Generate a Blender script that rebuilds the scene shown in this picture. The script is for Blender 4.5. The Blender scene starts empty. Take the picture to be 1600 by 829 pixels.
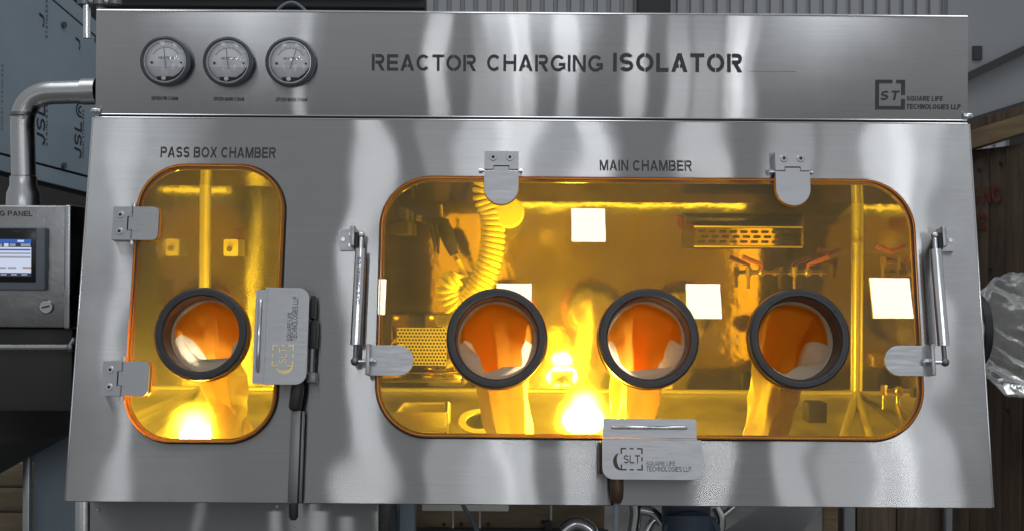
import bpy, bmesh, math, random
from mathutils import Matrix, Vector, noise
R = math.radians
sc = bpy.context.scene
C = sc.collection

# ------------------------------------------------------------------ camera
F = 1728.0                      # focal length in pixels of a 1600 px wide frame
ROLL = R(0.42)
EYE = Vector((0.0, -2.7, 1.5))
cam_d = bpy.data.cameras.new('camera')
cam = bpy.data.objects.new('camera', cam_d); C.objects.link(cam)
cam.location = EYE
cam.rotation_euler = (R(90), -ROLL, 0)
cam_d.sensor_width = 36.0
cam_d.lens = 36.0 * F / 1600.0
cam_d.clip_start = 0.05; cam_d.clip_end = 200
sc.camera = cam
sc.view_settings.view_transform = 'Standard'
sc.view_settings.look = 'None'
sc.view_settings.exposure = 0.0
sc.view_settings.gamma = 1.0
sc.view_settings.use_curve_mapping = False
sc.cycles.use_denoising = True
sc.cycles.max_bounces = 14
sc.cycles.transparent_max_bounces = 24
sc.cycles.sample_clamp_indirect = 6.0

# ------------------------------------------------------------------ world: dim, even light of the hall
w = bpy.data.worlds.new('World'); sc.world = w; w.use_nodes = True
bg = w.node_tree.nodes['Background']
bg.inputs[0].default_value = (0.93, 0.965, 1.0, 1)
bg.inputs[1].default_value = 0.36

# ------------------------------------------------------------------ planes of the machine
TH = R(9.5)
ZS = 1.857                      # height of the seam between the two front panels
ZT = 2.116                      # top of the machine
MU = Matrix.Translation((0, 0, 0))
MS = Matrix.Translation((0, 0, ZS)) @ Matrix.Rotation(-TH, 4, 'X')
NS = Vector((0, -math.cos(TH), math.sin(TH)))

def ray(px, py):
    dx, dy = px - 800.0, 414.5 - py
    c, s = math.cos(ROLL), math.sin(ROLL)
    return Vector(((dx * c - dy * s) / F, 1.0, (dx * s + dy * c) / F))
def W(px, py, Y):               # a point of the photograph at a depth Y
    return EYE + ray(px, py) * (Y - EYE.y)
def U(px, py):                  # on the upper front panel
    p = W(px, py, 0.0); return p.x, p.z
def S(px, py, off=0.0):         # on the sloping front panel (off = distance in front of it)
    d = ray(px, py); o = Vector((0, 0, ZS)) + NS * off
    t = (o - EYE).dot(NS) / d.dot(NS)
    l = MS.inverted() @ (EYE + d * t)
    return l.x, l.z
def slope_y(z):
    return -(ZS - z) * math.tan(TH)

# ------------------------------------------------------------------ lamps of the hall behind the photographer, plus added fill lights
LY = -9.0
def mirror_hit(px, py):         # where the hall lamp stands that the sloping pane mirrors at this spot
    d = ray(px, py)
    x, z = S(px, py, 0.017)
    p = MS @ Vector((x, -0.017, z))
    r = d - 2 * d.dot(NS) * NS
    return p + r * ((LY - p.y) / r.y)
def rear_light(x, z, sx, sz, rad, col=(1, 1, 1)):
    l = bpy.data.lights.new('rear_light', 'AREA'); l.shape = 'RECTANGLE'
    l.size = sx; l.size_y = sz; l.color = col
    l.energy = rad * math.pi * sx * sz
    o = bpy.data.objects.new('rear_light', l); C.objects.link(o)
    o.location = (x, LY, z); o.rotation_euler = (R(90), 0, 0)
    return o
for (px, py, wpx) in ((919.5, 351.5, 55), (1099.5, 470, 55), (1393, 465, 64), (803, 470, 56), (575, 463, 56)):
    p = mirror_hit(px, py)
    s = wpx / F * (2.7 - LY)
    rear_light(p.x, p.z, s, s * 1.05, 22.5, (0.96, 0.98, 1.0))
# unseen fill lights added overhead to brighten dials and other matt surfaces
for x in (-3.2, 0.2, 3.6):
    l = bpy.data.lights.new('overhead_fill', 'AREA'); l.shape = 'RECTANGLE'; l.size = 1.2; l.size_y = 5.0
    l.energy = 3.0 * math.pi * 6.0; l.color = (0.93, 0.97, 1.0)
    o = bpy.data.objects.new('overhead_fill', l); C.objects.link(o); o.location = (x, -1.9, 7.2)
# much dimmer strips, added so the steel reflects paler bands
for (px, wpx, z, h, rad) in ((200, 36, 0.0, 2.2, 2.4), (705, 82, 0.0, 2.2, 1.5), (765, 46, 0.0, 2.2, 2.4),
                             (1225, 70, 0.0, 2.2, 2.6), (1312, 84, 0.0, 2.2, 2.0), (1425, 70, 0.0, 2.2, 2.6)):
    rear_light((px - 800) / F * (2.7 - LY), 1.5 + z, wpx / F * (2.7 - LY), h, rad, (0.95, 0.98, 1.0))

# ------------------------------------------------------------------ materials
def mat(name):
    m = bpy.data.materials.new(name); m.use_nodes = True
    nt = m.node_tree; nt.nodes.clear()
    out = nt.nodes.new('ShaderNodeOutputMaterial')
    return m, nt, out
def N(nt, t, **kw):
    n = nt.nodes.new('ShaderNode' + t)
    for k, v in kw.items():
        if k in n.inputs: n.inputs[k].default_value = v
        else: setattr(n, k, v)
    return n
def noise_tex(nt, scale, vec=(1, 1, 1), detail=3.0, rough=0.5, coord='Object'):
    tc = N(nt, 'TexCoord'); mp = N(nt, 'Mapping'); mp.inputs['Scale'].default_value = vec
    nz = N(nt, 'TexNoise'); nz.inputs['Scale'].default_value = scale; nz.inputs['Detail'].default_value = detail
    nz.inputs['Roughness'].default_value = rough
    nt.links.new(tc.outputs[coord], mp.inputs[0]); nt.links.new(mp.outputs[0], nz.inputs['Vector'])
    return nz
def ramp(nt, src, a, b, ca, cb):
    r = N(nt, 'ValToRGB'); e = r.color_ramp.elements
    e[0].position, e[1].position = a, b
    e[0].color = (*ca, 1) if len(ca) == 3 else ca; e[1].color = (*cb, 1) if len(cb) == 3 else cb
    nt.links.new(src, r.inputs[0]); return r
def g3(v): return (v, v, v)
def plain(name, col, rough=0.5, metal=0.0, var=0.0, scale=8.0, vec=(1, 1, 1), bump=0.0, spec=0.5):
    m, nt, out = mat(name)
    p = N(nt, 'BsdfPrincipled'); p.inputs['Roughness'].default_value = rough; p.inputs['Metallic'].default_value = metal
    p.inputs['Base Color'].default_value = (*col, 1); p.inputs['Specular IOR Level'].default_value = spec
    if var or bump:
        nz = noise_tex(nt, scale, vec, 5.0, 0.6)
        if var:
            r = ramp(nt, nz.outputs[0], 0.3, 0.7, [c * (1 - var) for c in col], [min(1, c * (1 + var)) for c in col])
            nt.links.new(r.outputs[0], p.inputs['Base Color'])
        rr = ramp(nt, nz.outputs[0], 0.3, 0.7, g3(max(0.03, rough * .72)), g3(min(1, rough * 1.28)))
        nt.links.new(rr.outputs[0], p.inputs['Roughness'])
        if bump:
            b = N(nt, 'Bump'); b.inputs['Distance'].default_value = bump; b.inputs['Strength'].default_value = 1.0
            nt.links.new(nz.outputs[0], b.inputs['Height']); nt.links.new(b.outputs[0], p.inputs['Normal'])
    nt.links.new(p.outputs[0], out.inputs[0]); return m
def brushed(name, col=0.62, rough=0.19, aniso=0.89, wav=0.0046, seed=0.0):
    """Brushed stainless sheet: grain runs across, so highlights run up and down; the sheet is a little wavy."""
    m, nt, out = mat(name)
    p = N(nt, 'BsdfAnisotropic'); p.distribution = 'BECKMANN'
    p.inputs['Anisotropy'].default_value = aniso
    t = N(nt, 'Tangent', direction_type='UV_MAP', uv_map='UV'); nt.links.new(t.outputs[0], p.inputs['Tangent'])
    p.inputs['Rotation'].default_value = ANISO_ROT
    gr = noise_tex(nt, 1.0, (3, 3, 260), 2.0)
    cl = noise_tex(nt, 3.0, (1, 1, 1), 6.0, 0.65)
    cr = ramp(nt, cl.outputs[0], 0.3, 0.75, (col * .93, col * .935, col * .945), (col * 1.04, col * 1.04, col * 1.05))
    gr2 = ramp(nt, gr.outputs[0], 0.25, 0.75, g3(0.955), g3(1.03))
    mx = N(nt, 'MixRGB', blend_type='MULTIPLY'); mx.inputs[0].default_value = 1.0
    nt.links.new(cr.outputs[0], mx.inputs[1]); nt.links.new(gr2.outputs[0], mx.inputs[2])
    nt.links.new(mx.outputs[0], p.inputs['Color'])
    rr = ramp(nt, cl.outputs[0], 0.25, 0.8, g3(rough - 0.015), g3(rough + 0.02))
    nt.links.new(rr.outputs[0], p.inputs['Roughness'])
    tc = N(nt, 'TexCoord'); mp = N(nt, 'Mapping'); mp.inputs['Location'].default_value = (seed, seed * 1.7, seed * .6)
    mp.inputs['Scale'].default_value = (1.0, 1.0, 1.35)
    wv = N(nt, 'TexNoise'); wv.inputs['Scale'].default_value = 2.9; wv.inputs['Detail'].default_value = 1.0
    wv.inputs['Roughness'].default_value = 0.35
    nt.links.new(tc.outputs['Object'], mp.inputs[0]); nt.links.new(mp.outputs[0], wv.inputs['Vector'])
    b = N(nt, 'Bump'); b.inputs['Distance'].default_value = wav; b.inputs['Strength'].default_value = 1.0
    nt.links.new(wv.outputs[0], b.inputs['Height']); nt.links.new(b.outputs[0], p.inputs['Normal'])
    nt.links.new(p.outputs[0], out.inputs[0]); return m
ANISO_ROT = 0.0
def sheet_clear(name, tint, haze=0.03, ior=1.49, rough=0.0, hazecol=(0.75, 0.72, 0.66), low=.15, bloom=0.0):
    """Clear or tinted plastic sheet: light passes straight through, the surface mirrors by Fresnel, with faint wipe marks."""
    m, nt, out = mat(name)
    tr = N(nt, 'BsdfTransparent'); tr.inputs[0].default_value = (*tint, 1)
    gl = N(nt, 'BsdfGlossy'); gl.inputs['Roughness'].default_value = rough; gl.inputs[0].default_value = (1, 1, 1, 1)
    df = N(nt, 'BsdfDiffuse'); df.inputs[0].default_value = (*hazecol, 1)
    fr = N(nt, 'Fresnel'); fr.inputs[0].default_value = ior
    nz = noise_tex(nt, 2.6, (1, 1, 2.3), 7.0, 0.62); nz.inputs['Distortion'].default_value = 1.6
    hz = ramp(nt, nz.outputs[0], 0.42, 0.72, g3(haze * low), g3(haze))
    if bloom:                 # scattering added to the sheet to imitate lens bloom round the lamp
        tl = N(nt, 'BsdfTranslucent'); tl.inputs[0].default_value = (1.0, 0.80, 0.25, 1); rf = N(nt, 'BsdfRefraction'); rf.inputs[0].default_value = (*tint, 1); rf.inputs['Roughness'].default_value = 0.68; rf.inputs['IOR'].default_value = 1.15
        mh = N(nt, 'MixShader'); mh.inputs[0].default_value = 0.05; nt.links.new(tr.outputs[0], mh.inputs[1]); nt.links.new(rf.outputs[0], mh.inputs[2]); tr = mh; m0 = N(nt, 'MixShader'); m0.inputs[0].default_value = bloom
        nt.links.new(tr.outputs[0], m0.inputs[1]); nt.links.new(tl.outputs[0], m0.inputs[2]); tr = m0
    m1 = N(nt, 'MixShader'); m2 = N(nt, 'MixShader')
    nt.links.new(hz.outputs[0], m1.inputs[0]); nt.links.new(tr.outputs[0], m1.inputs[1]); nt.links.new(df.outputs[0], m1.inputs[2])
    nt.links.new(fr.outputs[0], m2.inputs[0]); nt.links.new(m1.outputs[0], m2.inputs[1]); nt.links.new(gl.outputs[0], m2.inputs[2])
    nt.links.new(m2.outputs[0], out.inputs[0]); return m
def emit(name, col, strength):
    m, nt, out = mat(name)
    e = N(nt, 'Emission'); e.inputs[0].default_value = (*col, 1); e.inputs[1].default_value = strength
    nt.links.new(e.outputs[0], out.inputs[0]); return m
def cloth(name, col, through, k):
    m, nt, out = mat(name)
    d = N(nt, 'BsdfPrincipled'); d.inputs['Base Color'].default_value = (*col, 1); d.inputs['Roughness'].default_value = 0.55
    d.inputs['Specular IOR Level'].default_value = 0.3
    t = N(nt, 'BsdfTranslucent'); t.inputs[0].default_value = (*through, 1)
    nz = noise_tex(nt, 60.0, (1, 1, 1), 3.0); b = N(nt, 'Bump'); b.inputs['Distance'].default_value = 0.0006
    nt.links.new(nz.outputs[0], b.inputs['Height']); nt.links.new(b.outputs[0], d.inputs['Normal'])
    x = N(nt, 'MixShader'); x.inputs[0].default_value = k
    nt.links.new(d.outputs[0], x.inputs[1]); nt.links.new(t.outputs[0], x.inputs[2]); nt.links.new(x.outputs[0], out.inputs[0])
    return m
def wood(name, a, b, vec=(14, 14, 1.2)):
    m, nt, out = mat(name)
    p = N(nt, 'BsdfPrincipled'); p.inputs['Roughness'].default_value = 0.7
    g = noise_tex(nt, 3.0, vec, 8.0, 0.62); g.inputs['Distortion'].default_value = 0.6
    k = noise_tex(nt, 1.7, (1, 1, 1), 3.0)
    r = ramp(nt, g.outputs[0], 0.3, 0.72, a, b)
    r2 = ramp(nt, k.outputs[0], 0.35, 0.7, g3(0.62), g3(1.0))
    mx = N(nt, 'MixRGB', blend_type='MULTIPLY'); mx.inputs[0].default_value = 1.0
    nt.links.new(r.outputs[0], mx.inputs[1]); nt.links.new(r2.outputs[0], mx.inputs[2]); nt.links.new(mx.outputs[0], p.inputs['Base Color'])
    bp = N(nt, 'Bump'); bp.inputs['Distance'].default_value = 0.002; nt.links.new(g.outputs[0], bp.inputs['Height']); nt.links.new(bp.outputs[0], p.inputs['Normal'])
    nt.links.new(p.outputs[0], out.inputs[0]); return m

M = dict(
    upper=brushed('brushed_steel_upper', col=0.53, seed=3.1),
    lower=brushed('brushed_steel_lower', col=0.46, seed=7.7),
    base=brushed('brushed_steel_base', col=0.38, rough=0.25, seed=1.3),
    inner=plain('chamber_steel', (0.60, 0.585, 0.56), 0.065, 1.0, 0.16, 2.6, (1, 1, 1), 0.0014),
    floorsteel=plain('chamber_floor_steel', (0.74, 0.72, 0.69), 0.45, 1.0, 0.12, 7.0, (1, 1, 1), 0.003),
    weld=plain('satin_cove', (0.82, 0.80, 0.77), 0.34, 0.55),
    hinge=plain('satin_steel', (0.47, 0.48, 0.495), 0.40, 1.0, 0.03, 20.0, (1, 1, 9)),
    bright=plain('bright_steel', (0.72, 0.73, 0.75), 0.16, 1.0),
    pipe=plain('pipe_steel', (0.52, 0.53, 0.54), 0.30, 1.0, 0.04, 9.0, (1, 1, 1)),
    darksteel=plain('dark_steel', (0.22, 0.225, 0.23), 0.4, 1.0),
    black=plain('black_rubber', (0.018, 0.018, 0.02), 0.5),
    brownrub=plain('brown_rubber', (0.05, 0.022, 0.008), 0.35),
    ring=plain('grey_port_ring', (0.042, 0.042, 0.045), 0.38, 0.0, 0.15, 40.0),
    bezel=plain('gauge_bezel', (0.075, 0.085, 0.10), 0.36, 0.3),
    dial=plain('gauge_dial', (0.94, 0.95, 0.97), 0.5),
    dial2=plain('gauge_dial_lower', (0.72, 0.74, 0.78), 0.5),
    sticker=plain('white_sticker', (0.85, 0.84, 0.76), 0.6),
    ink=plain('dark_lettering', (0.035, 0.037, 0.04), 0.5),
    inkpale=plain('faint_lettering', (0.12, 0.12, 0.125), 0.5),
    inkdial=plain('dial_lettering', (0.10, 0.11, 0.13), 0.6),
    redink=plain('red_stencil_ink', (0.20, 0.045, 0.025), 0.8, 0, 0.5, 30.0),
    amber=sheet_clear('amber_acrylic', (0.985, 0.775, 0.15), 0.05, bloom=0.006),
    amberedge=plain('amber_acrylic_edge', (0.80, 0.24, 0.006), 0.12, 0.0, 0.35, 5.0),
    clear=sheet_clear('clear_cover', (0.97, 0.97, 0.98), 0.02),
    film=sheet_clear('plastic_film', (0.95, 0.95, 0.95), 0.24, 1.5, 0.12, (0.85, 0.85, 0.85), 0.6),
    sleeve=cloth('sleeve_rubber', (0.60, 0.52, 0.40), (0.95, 0.78, 0.50), 0.09),
    backglow=cloth('sleeve_backglow', (0.74, 0.34, 0.06), (1.0, 0.50, 0.07), 0.95),  # orange glow of backlit rubber put into the colour
    hose=plain('yellow_hose', (0.92, 0.86, 0.34), 0.35),
    gun=plain('gun_grey', (0.022, 0.021, 0.02), 0.55, spec=0.25),
    brass=plain('brass_fitting', (0.78, 0.62, 0.32), 0.25, 1.0),
    redlever=plain('red_lever', (0.42, 0.11, 0.03), 0.4),
    lid=plain('port_lid_steel', (0.45, 0.43, 0.41), 0.22, 1.0),
    darkgap=plain('dark_gap', (0.01, 0.01, 0.01), 0.7),
    bluegrey=plain('film_covered_sheet', (0.27, 0.34, 0.40), 0.42, 0.0, 0.10, 2.5, (1, 1, 1)),
    sheetseam=plain('sheet_seam', (0.02, 0.022, 0.025), 0.6),
    hmi=plain('screen_bezel', (0.13, 0.155, 0.18), 0.5),
    hmiblack=plain('screen_black', (0.006, 0.006, 0.008), 0.2),
    box=plain('enclosure_steel', (0.36, 0.365, 0.37), 0.33, 1.0, 0.12, 5.0, (1, 1, 1), 0.004),
    tank=plain('dark_tank', (0.035, 0.033, 0.032), 0.6, 0.0, 0.2, 4.0),
    beam=plain('dark_beam', (0.03, 0.032, 0.034), 0.6),
    clad=plain('wall_cladding', (0.36, 0.37, 0.385), 0.5, 0.0, 0.1, 1.5),
    paleclad=plain('pale_panel', (0.27, 0.285, 0.30), 0.55, 0.0, 0.08, 1.5),
    plank=wood('crate_plank', (0.075, 0.054, 0.037), (0.20, 0.145, 0.095)),
    batten=wood('pale_batten', (0.22, 0.15, 0.085), (0.42, 0.30, 0.17), (1.2, 14, 14)),
    plywood=wood('plywood', (0.22, 0.17, 0.11), (0.40, 0.31, 0.20), (2, 8, 8)),
    concrete=plain('concrete', (0.20, 0.195, 0.185), 0.8, 0.0, 0.2, 2.0),
    wallgrey=plain('hall_wall', (0.045, 0.047, 0.05), 0.8, 0.0, 0.2, 1.0),
    bluepipe=plain('blue_pipe', (0.07, 0.10, 0.15), 0.45),
    greycable=plain('grey_cable', (0.14, 0.17, 0.20), 0.5),
    strip=emit('lamp_strip', (1.0, 0.96, 0.88), 1.0),
    reflector=plain('white_reflector', (0.85, 0.85, 0.83), 0.35),
    lens=emit('lamp_lens', (1.0, 0.97, 0.90), 380.0),
    s_white=emit('screen_white', (0.62, 0.68, 0.85), 0.95), s_blue=emit('screen_blue', (0.05, 0.14, 0.5), 0.9),
    s_grey=emit('screen_grey', (0.33, 0.36, 0.42), 0.9), s_dark=emit('screen_dark', (0.05, 0.06, 0.08), 0.9),
    s_tan=emit('screen_tan', (0.42, 0.30, 0.18), 0.9),
)

# ------------------------------------------------------------------ mesh helpers
def box(bm, a, b, bev=0.0, seg=2, mx=None):
    v = []
    for x in (a[0], b[0]):
        for y in (a[1], b[1]):
            for z in (a[2], b[2]):
                p = Vector((x, y, z)); v.append(bm.verts.new(mx @ p if mx else p))
    fs = [(0, 1, 3, 2), (4, 6, 7, 5), (0, 4, 5, 1), (2, 3, 7, 6), (0, 2, 6, 4), (1, 5, 7, 3)]
    faces = [bm.faces.new([v[i] for i in f]) for f in fs]
    if bev:
        es = list({e for f in faces for e in f.edges})
        bmesh.ops.bevel(bm, geom=es, offset=bev, segments=seg, affect='EDGES', profile=0.5)
def frame_of(d):
    d = d.normalized(); a = Vector((0, 0, 1)) if abs(d.z) < 0.9 else Vector((1, 0, 0))
    u = d.cross(a).normalized(); return u, d.cross(u).normalized()
def tube(bm, pts, r, seg=12, caps=True, radii=None):
    pts = [Vector(p) for p in pts]; rings = []; u = None
    for i, p in enumerate(pts):
        d = (pts[min(i + 1, len(pts) - 1)] - pts[max(i - 1, 0)])
        if u is None: u, v = frame_of(d)
        else:
            dn = d.normalized(); u = (u - dn * u.dot(dn)).normalized(); v = dn.cross(u)
        rr = radii[i] if radii else r
        rings.append([bm.verts.new(p + (u * math.cos(2 * math.pi * k / seg) + v * math.sin(2 * math.pi * k / seg)) * rr) for k in range(seg)])
    for a, b in zip(rings, rings[1:]):
        for k in range(seg): bm.faces.new((a[k], a[(k + 1) % seg], b[(k + 1) % seg], b[k]))
    if caps:
        bm.faces.new(rings[0][::-1]); bm.faces.new(rings[-1])
def cyl(bm, a, b, r, seg=20, r2=None):
    tube(bm, [a, b], r, seg, True, [r, r2 if r2 is not None else r])
def lathe(bm, prof, seg=48, c=(0, 0), closed=True):
    """profile of (radius, y) turned round the local Y axis at x, z = c"""
    rings = []
    for r, y in prof:
        rings.append([bm.verts.new((c[0] + r * math.cos(2 * math.pi * k / seg), y, c[1] + r * math.sin(2 * math.pi * k / seg))) for k in range(seg)])
    pairs = list(zip(rings, rings[1:])) + ([(rings[-1], rings[0])] if closed else [])
    for a, b in pairs:
        for k in range(seg): bm.faces.new((a[k], a[(k + 1) % seg], b[(k + 1) % seg], b[k]))
def disc(bm, c, r, y0, y1, seg=24):
    cyl(bm, (c[0], y0, c[1]), (c[0], y1, c[1]), r, seg)
def rrect(x0, x1, z0, z1, r, n=8):
    rr = r if isinstance(r, (list, tuple)) else (r,) * 4      # bl, br, tr, tl
    pts = []
    for (cx, cz, a0, q) in ((x0, z0, 180, rr[0]), (x1, z0, 270, rr[1]), (x1, z1, 0, rr[2]), (x0, z1, 90, rr[3])):
        sx = 1 if cx == x0 else -1; sz = 1 if cz == z0 else -1
        if q <= 0: pts.append((cx, cz)); continue
        for i in range(n + 1):
            a = R(a0 + 90 * i / n); pts.append((cx + sx * q + q * math.cos(a), cz + sz * q + q * math.sin(a)))
    return pts
def circle(c, r, n=48): return [(c[0] + r * math.cos(2 * math.pi * i / n), c[1] + r * math.sin(2 * math.pi * i / n)) for i in range(n)]
def plate(bm, outline, y0, y1, holes=(), bev=0.0):
    """flat plate in the local XZ plane from y0 (front) to y1 (back), with openings"""
    es = []
    for loop in [outline, *holes]:
        vs = [bm.verts.new((x, y0, z)) for x, z in loop]
        es += [bm.edges.new((vs[i], vs[(i + 1) % len(vs)])) for i in range(len(vs))]
    rs = bmesh.ops.triangle_fill(bm, use_beauty=True, use_dissolve=False, edges=es)
    fs = [g for g in rs['geom'] if isinstance(g, bmesh.types.BMFace)]
    ex = bmesh.ops.extrude_face_region(bm, geom=fs)
    nv = [g for g in ex['geom'] if isinstance(g, bmesh.types.BMVert)]
    bmesh.ops.translate(bm, verts=nv, vec=(0, y1 - y0, 0))
    bmesh.ops.recalc_face_normals(bm, faces=bm.faces)
def quadsheet(bm, pts, th):
    """a steel sheet through the given corner points, th thick on the side away from its normal"""
    pts = [Vector(p) for p in pts]; n = (pts[1] - pts[0]).cross(pts[2] - pts[0]).normalized()
    a = [bm.verts.new(p) for p in pts]; b = [bm.verts.new(p - n * th) for p in pts]
    k = len(pts); bm.faces.new(a); bm.faces.new(b[::-1])
    for i in range(k): bm.faces.new((a[i], b[i], b[(i + 1) % k], a[(i + 1) % k]))

WM = {}
def link(o, parent, m):
    C.objects.link(o)
    if parent is not None:
        o.parent = parent; o.matrix_local = WM[parent.name].inverted() @ m
    else: o.matrix_world = m
    WM[o.name] = m.copy(); return o
def mesh(bm, name, smooth=None, uv=False):
    bmesh.ops.recalc_face_normals(bm, faces=bm.faces)
    if uv:
        l = bm.loops.layers.uv.new('UV')
        for f in bm.faces:
            for lp in f.loops: lp[l].uv = (lp.vert.co.x, lp.vert.co.z)
    me = bpy.data.meshes.new(name); bm.to_mesh(me); bm.free()
    if smooth:
        me.polygons.foreach_set('use_smooth', [True] * len(me.polygons))
        me.set_sharp_from_angle(angle=R(smooth))
    return me
def obj(name, bm, m, parent=None, mx=None, smooth=40, uv=False):
    me = mesh(bm, name, smooth, uv) if isinstance(bm, bmesh.types.BMesh) else bm
    if m is not None and not me.materials: me.materials.append(M[m] if isinstance(m, str) else m)
    o = bpy.data.objects.new(name, me)
    if mx is None: mx = WM[parent.name] if parent is not None else Matrix()
    return link(o, parent, mx)
def thing(name, label, cat, loc=(0, 0, 0), group=None, parent=None):
    o = bpy.data.objects.new(name, None); o.empty_display_size = 0.05
    link(o, None, Matrix.Translation(loc)); tag(o, label, cat, group); return o
def pivot(name, parent, mx):                      # a part that is only made of sub-parts
    o = bpy.data.objects.new(name, None); o.empty_display_size = 0.03
    return link(o, parent, mx)
def tag(o, label, cat, group=None):
    o['label'] = label; o['category'] = cat
    if group: o['group'] = group
    return o
def nb(): return bmesh.new()

# lettering --------------------------------------------------------
SPACE = 0.42
GW = dict(A=.96, B=.86, C=.95, D=.90, E=.78, F=.72, G=1.0, H=.88, I=.0, J=.66, K=.9, L=.72, M=1.06, N=.88, O=1.02, P=.82, Q=1.02, R=.90, S=.82, T=.82, U=.88, X=.9, V=.9)
def glyph(ch, t, g):
    """outline polygons of a grotesque capital of height 1, stroke t, stencil bridges g wide"""
    P = []; h = t / 2; w = GW.get(ch, .62); k = t * 1.12
    def rect(x0, x1, y0, y1): P.append([(x0, y0), (x1, y0), (x1, y1), (x0, y1)])
    def arc(cx, cy, rx, ry, a0, a1, n=12):
        for i in range(n):
            u, v = R(a0 + (a1 - a0) * i / n), R(a0 + (a1 - a0) * (i + 1) / n)
            P.append([(cx + (rx + h) * math.cos(u), cy + (ry + h) * math.sin(u)), (cx + (rx + h) * math.cos(v), cy + (ry + h) * math.sin(v)),
                      (cx + (rx - h) * math.cos(v), cy + (ry - h) * math.sin(v)), (cx + (rx - h) * math.cos(u), cy + (ry - h) * math.sin(u))])
    def bowl(y0, y1, wd):
        ry = (y1 - y0 - t) / 2; cx = wd - h - ry * .95
        rect(t + g, cx, y1 - t, y1); rect(t + g, cx, y0, y0 + t); arc(cx, (y0 + y1) / 2, ry * .95, ry, -90, 90)
    if ch == 'A':
        P.append([(0, 0), (k, 0), (w / 2 + k / 2, 1), (w / 2 - k / 2, 1)])
        P.append([(w - k, 0), (w, 0), (w / 2 + k / 2, 1), (w / 2 - k / 2, 1)])
        if g: rect(w * .2, w / 2 - g / 2, .22, .22 + t * .9); rect(w / 2 + g / 2, w * .8, .22, .22 + t * .9)
        else: rect(w * .2, w * .8, .22, .22 + t * .9)
    elif ch == 'B': rect(0, t, 0, 1); bowl(.5 - h * .9, 1, w * .95); bowl(0, .5 + h * .9, w)
    elif ch == 'C': arc(w / 2, .5, w / 2 - h, .5 - h, 42, 318, 20)
    elif ch == 'D': rect(0, t, 0, 1); cx = w - .42; rect(t + g, cx, 1 - t, 1); rect(t + g, cx, 0, t); arc(cx, .5, .42 - h, .5 - h, -90, 90, 14)
    elif ch == 'E': rect(0, t, 0, 1); rect(t, w, 1 - t, 1); rect(t, w * .94, .5 - h, .5 + h); rect(t, w, 0, t)
    elif ch == 'F': rect(0, t, 0, 1); rect(t, w, 1 - t, 1); rect(t, w * .9, .48 - h, .48 + h)
    elif ch == 'G': arc(w / 2, .5, w / 2 - h, .5 - h, 40, 322, 20); rect(w * .56, w, .52 - t, .52); rect(w - t, w, .14, .52 - t)
    elif ch == 'H': rect(0, t, 0, 1); rect(w - t, w, 0, 1); rect(t, w - t, .52 - h, .52 + h)
    elif ch == 'I': rect(0, t, 0, 1)
    elif ch == 'J': rect(w - t, w, .3, 1); arc(w / 2, .3, w / 2 - h, .3 - h, 180, 360)
    elif ch == 'K': rect(0, t, 0, 1); P.append([(t, .30), (t, .56), (w - k * 1.2, 1), (w, 1)]); P.append([(w - k * 1.2, 0), (w, 0), (t + .32, .66), (t + .14, .5)])
    elif ch == 'L': rect(0, t, 0, 1); rect(t, w, 0, t)
    elif ch == 'M':
        rect(0, t, 0, 1); rect(w - t, w, 0, 1); q = t * .62
        P.append([(w / 2 - q, 0), (w / 2 + q, 0), (t + .06, 1), (t * .4, 1)]); P.append([(w / 2 - q, 0), (w / 2 + q, 0), (w - t * .4, 1), (w - t - .06, 1)])
    elif ch == 'N': rect(0, t, 0, 1); rect(w - t, w, 0, 1); P.append([(w - t * 1.1, 0), (w - t * .1, 0), (t * 1.1, 1), (t * .1, 1)])
    elif ch in 'OQ0':
        w = max(w, .62); e = math.degrees(g / 2 / max(.01, w / 2)) if g else 0
        arc(w / 2, .5, w / 2 - h, .5 - h, 90 + e, 270 - e, 16); arc(w / 2, .5, w / 2 - h, .5 - h, -90 + e, 90 - e, 16)
        if ch == 'Q': P.append([(w * .55, .25), (w * .68, .35), (w, .02), (w * .87, -.08)])
    elif ch == 'P': rect(0, t, 0, 1); bowl(.40, 1, w)
    elif ch == 'R': rect(0, t, 0, 1); bowl(.42, 1, w * .97); P.append([(w - k * 1.15, 0), (w, 0), (w * .68, .46), (w * .68 - k * 1.1, .46)])
    elif ch == 'S':
        ry = (.5 - h) / 2; arc(w / 2, .5 + ry, w / 2 - h * 1.1, ry, 24, 270, 14); arc(w / 2, .5 - ry, w / 2 - h, ry, 90, -156, 14)
    elif ch == 'T': rect(0, w, 1 - t, 1); rect(w / 2 - h, w / 2 + h, 0, 1 - t)
    elif ch == 'U': rect(0, t, .35, 1); rect(w - t, w, .35, 1); arc(w / 2, .35, w / 2 - h, .35 - h, 180, 360)
    elif ch == 'V': P.append([(w / 2 - k / 2, 0), (w / 2 + k / 2, 0), (k, 1), (0, 1)]); P.append([(w / 2 - k / 2, 0), (w / 2 + k / 2, 0), (w, 1), (w - k, 1)])
    elif ch == 'X': P.append([(0, 0), (k, 0), (w, 1), (w - k, 1)]); P.append([(w - k, 0), (w, 0), (k, 1), (0, 1)])
    elif ch == '1': w = .36; rect(w - t, w, 0, 1); P.append([(0, .62), (0, .80), (w - t, 1), (w - t, .80)])
    elif ch == '2': arc(w / 2, 1 - .29, w / 2 - h, .29 - h, 165, -30, 12); P.append([(0, t), (t * 1.3, t), (w - .02, .60), (w - t, .52)]); rect(0, w, 0, t)
    elif ch == '.': w = t; rect(0, t, 0, t)
    elif ch == '/': w = .4; P.append([(0, -.02), (t, -.02), (w, 1.02), (w - t, 1.02)])
    if ch == 'I': w = t
    return P, w
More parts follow.
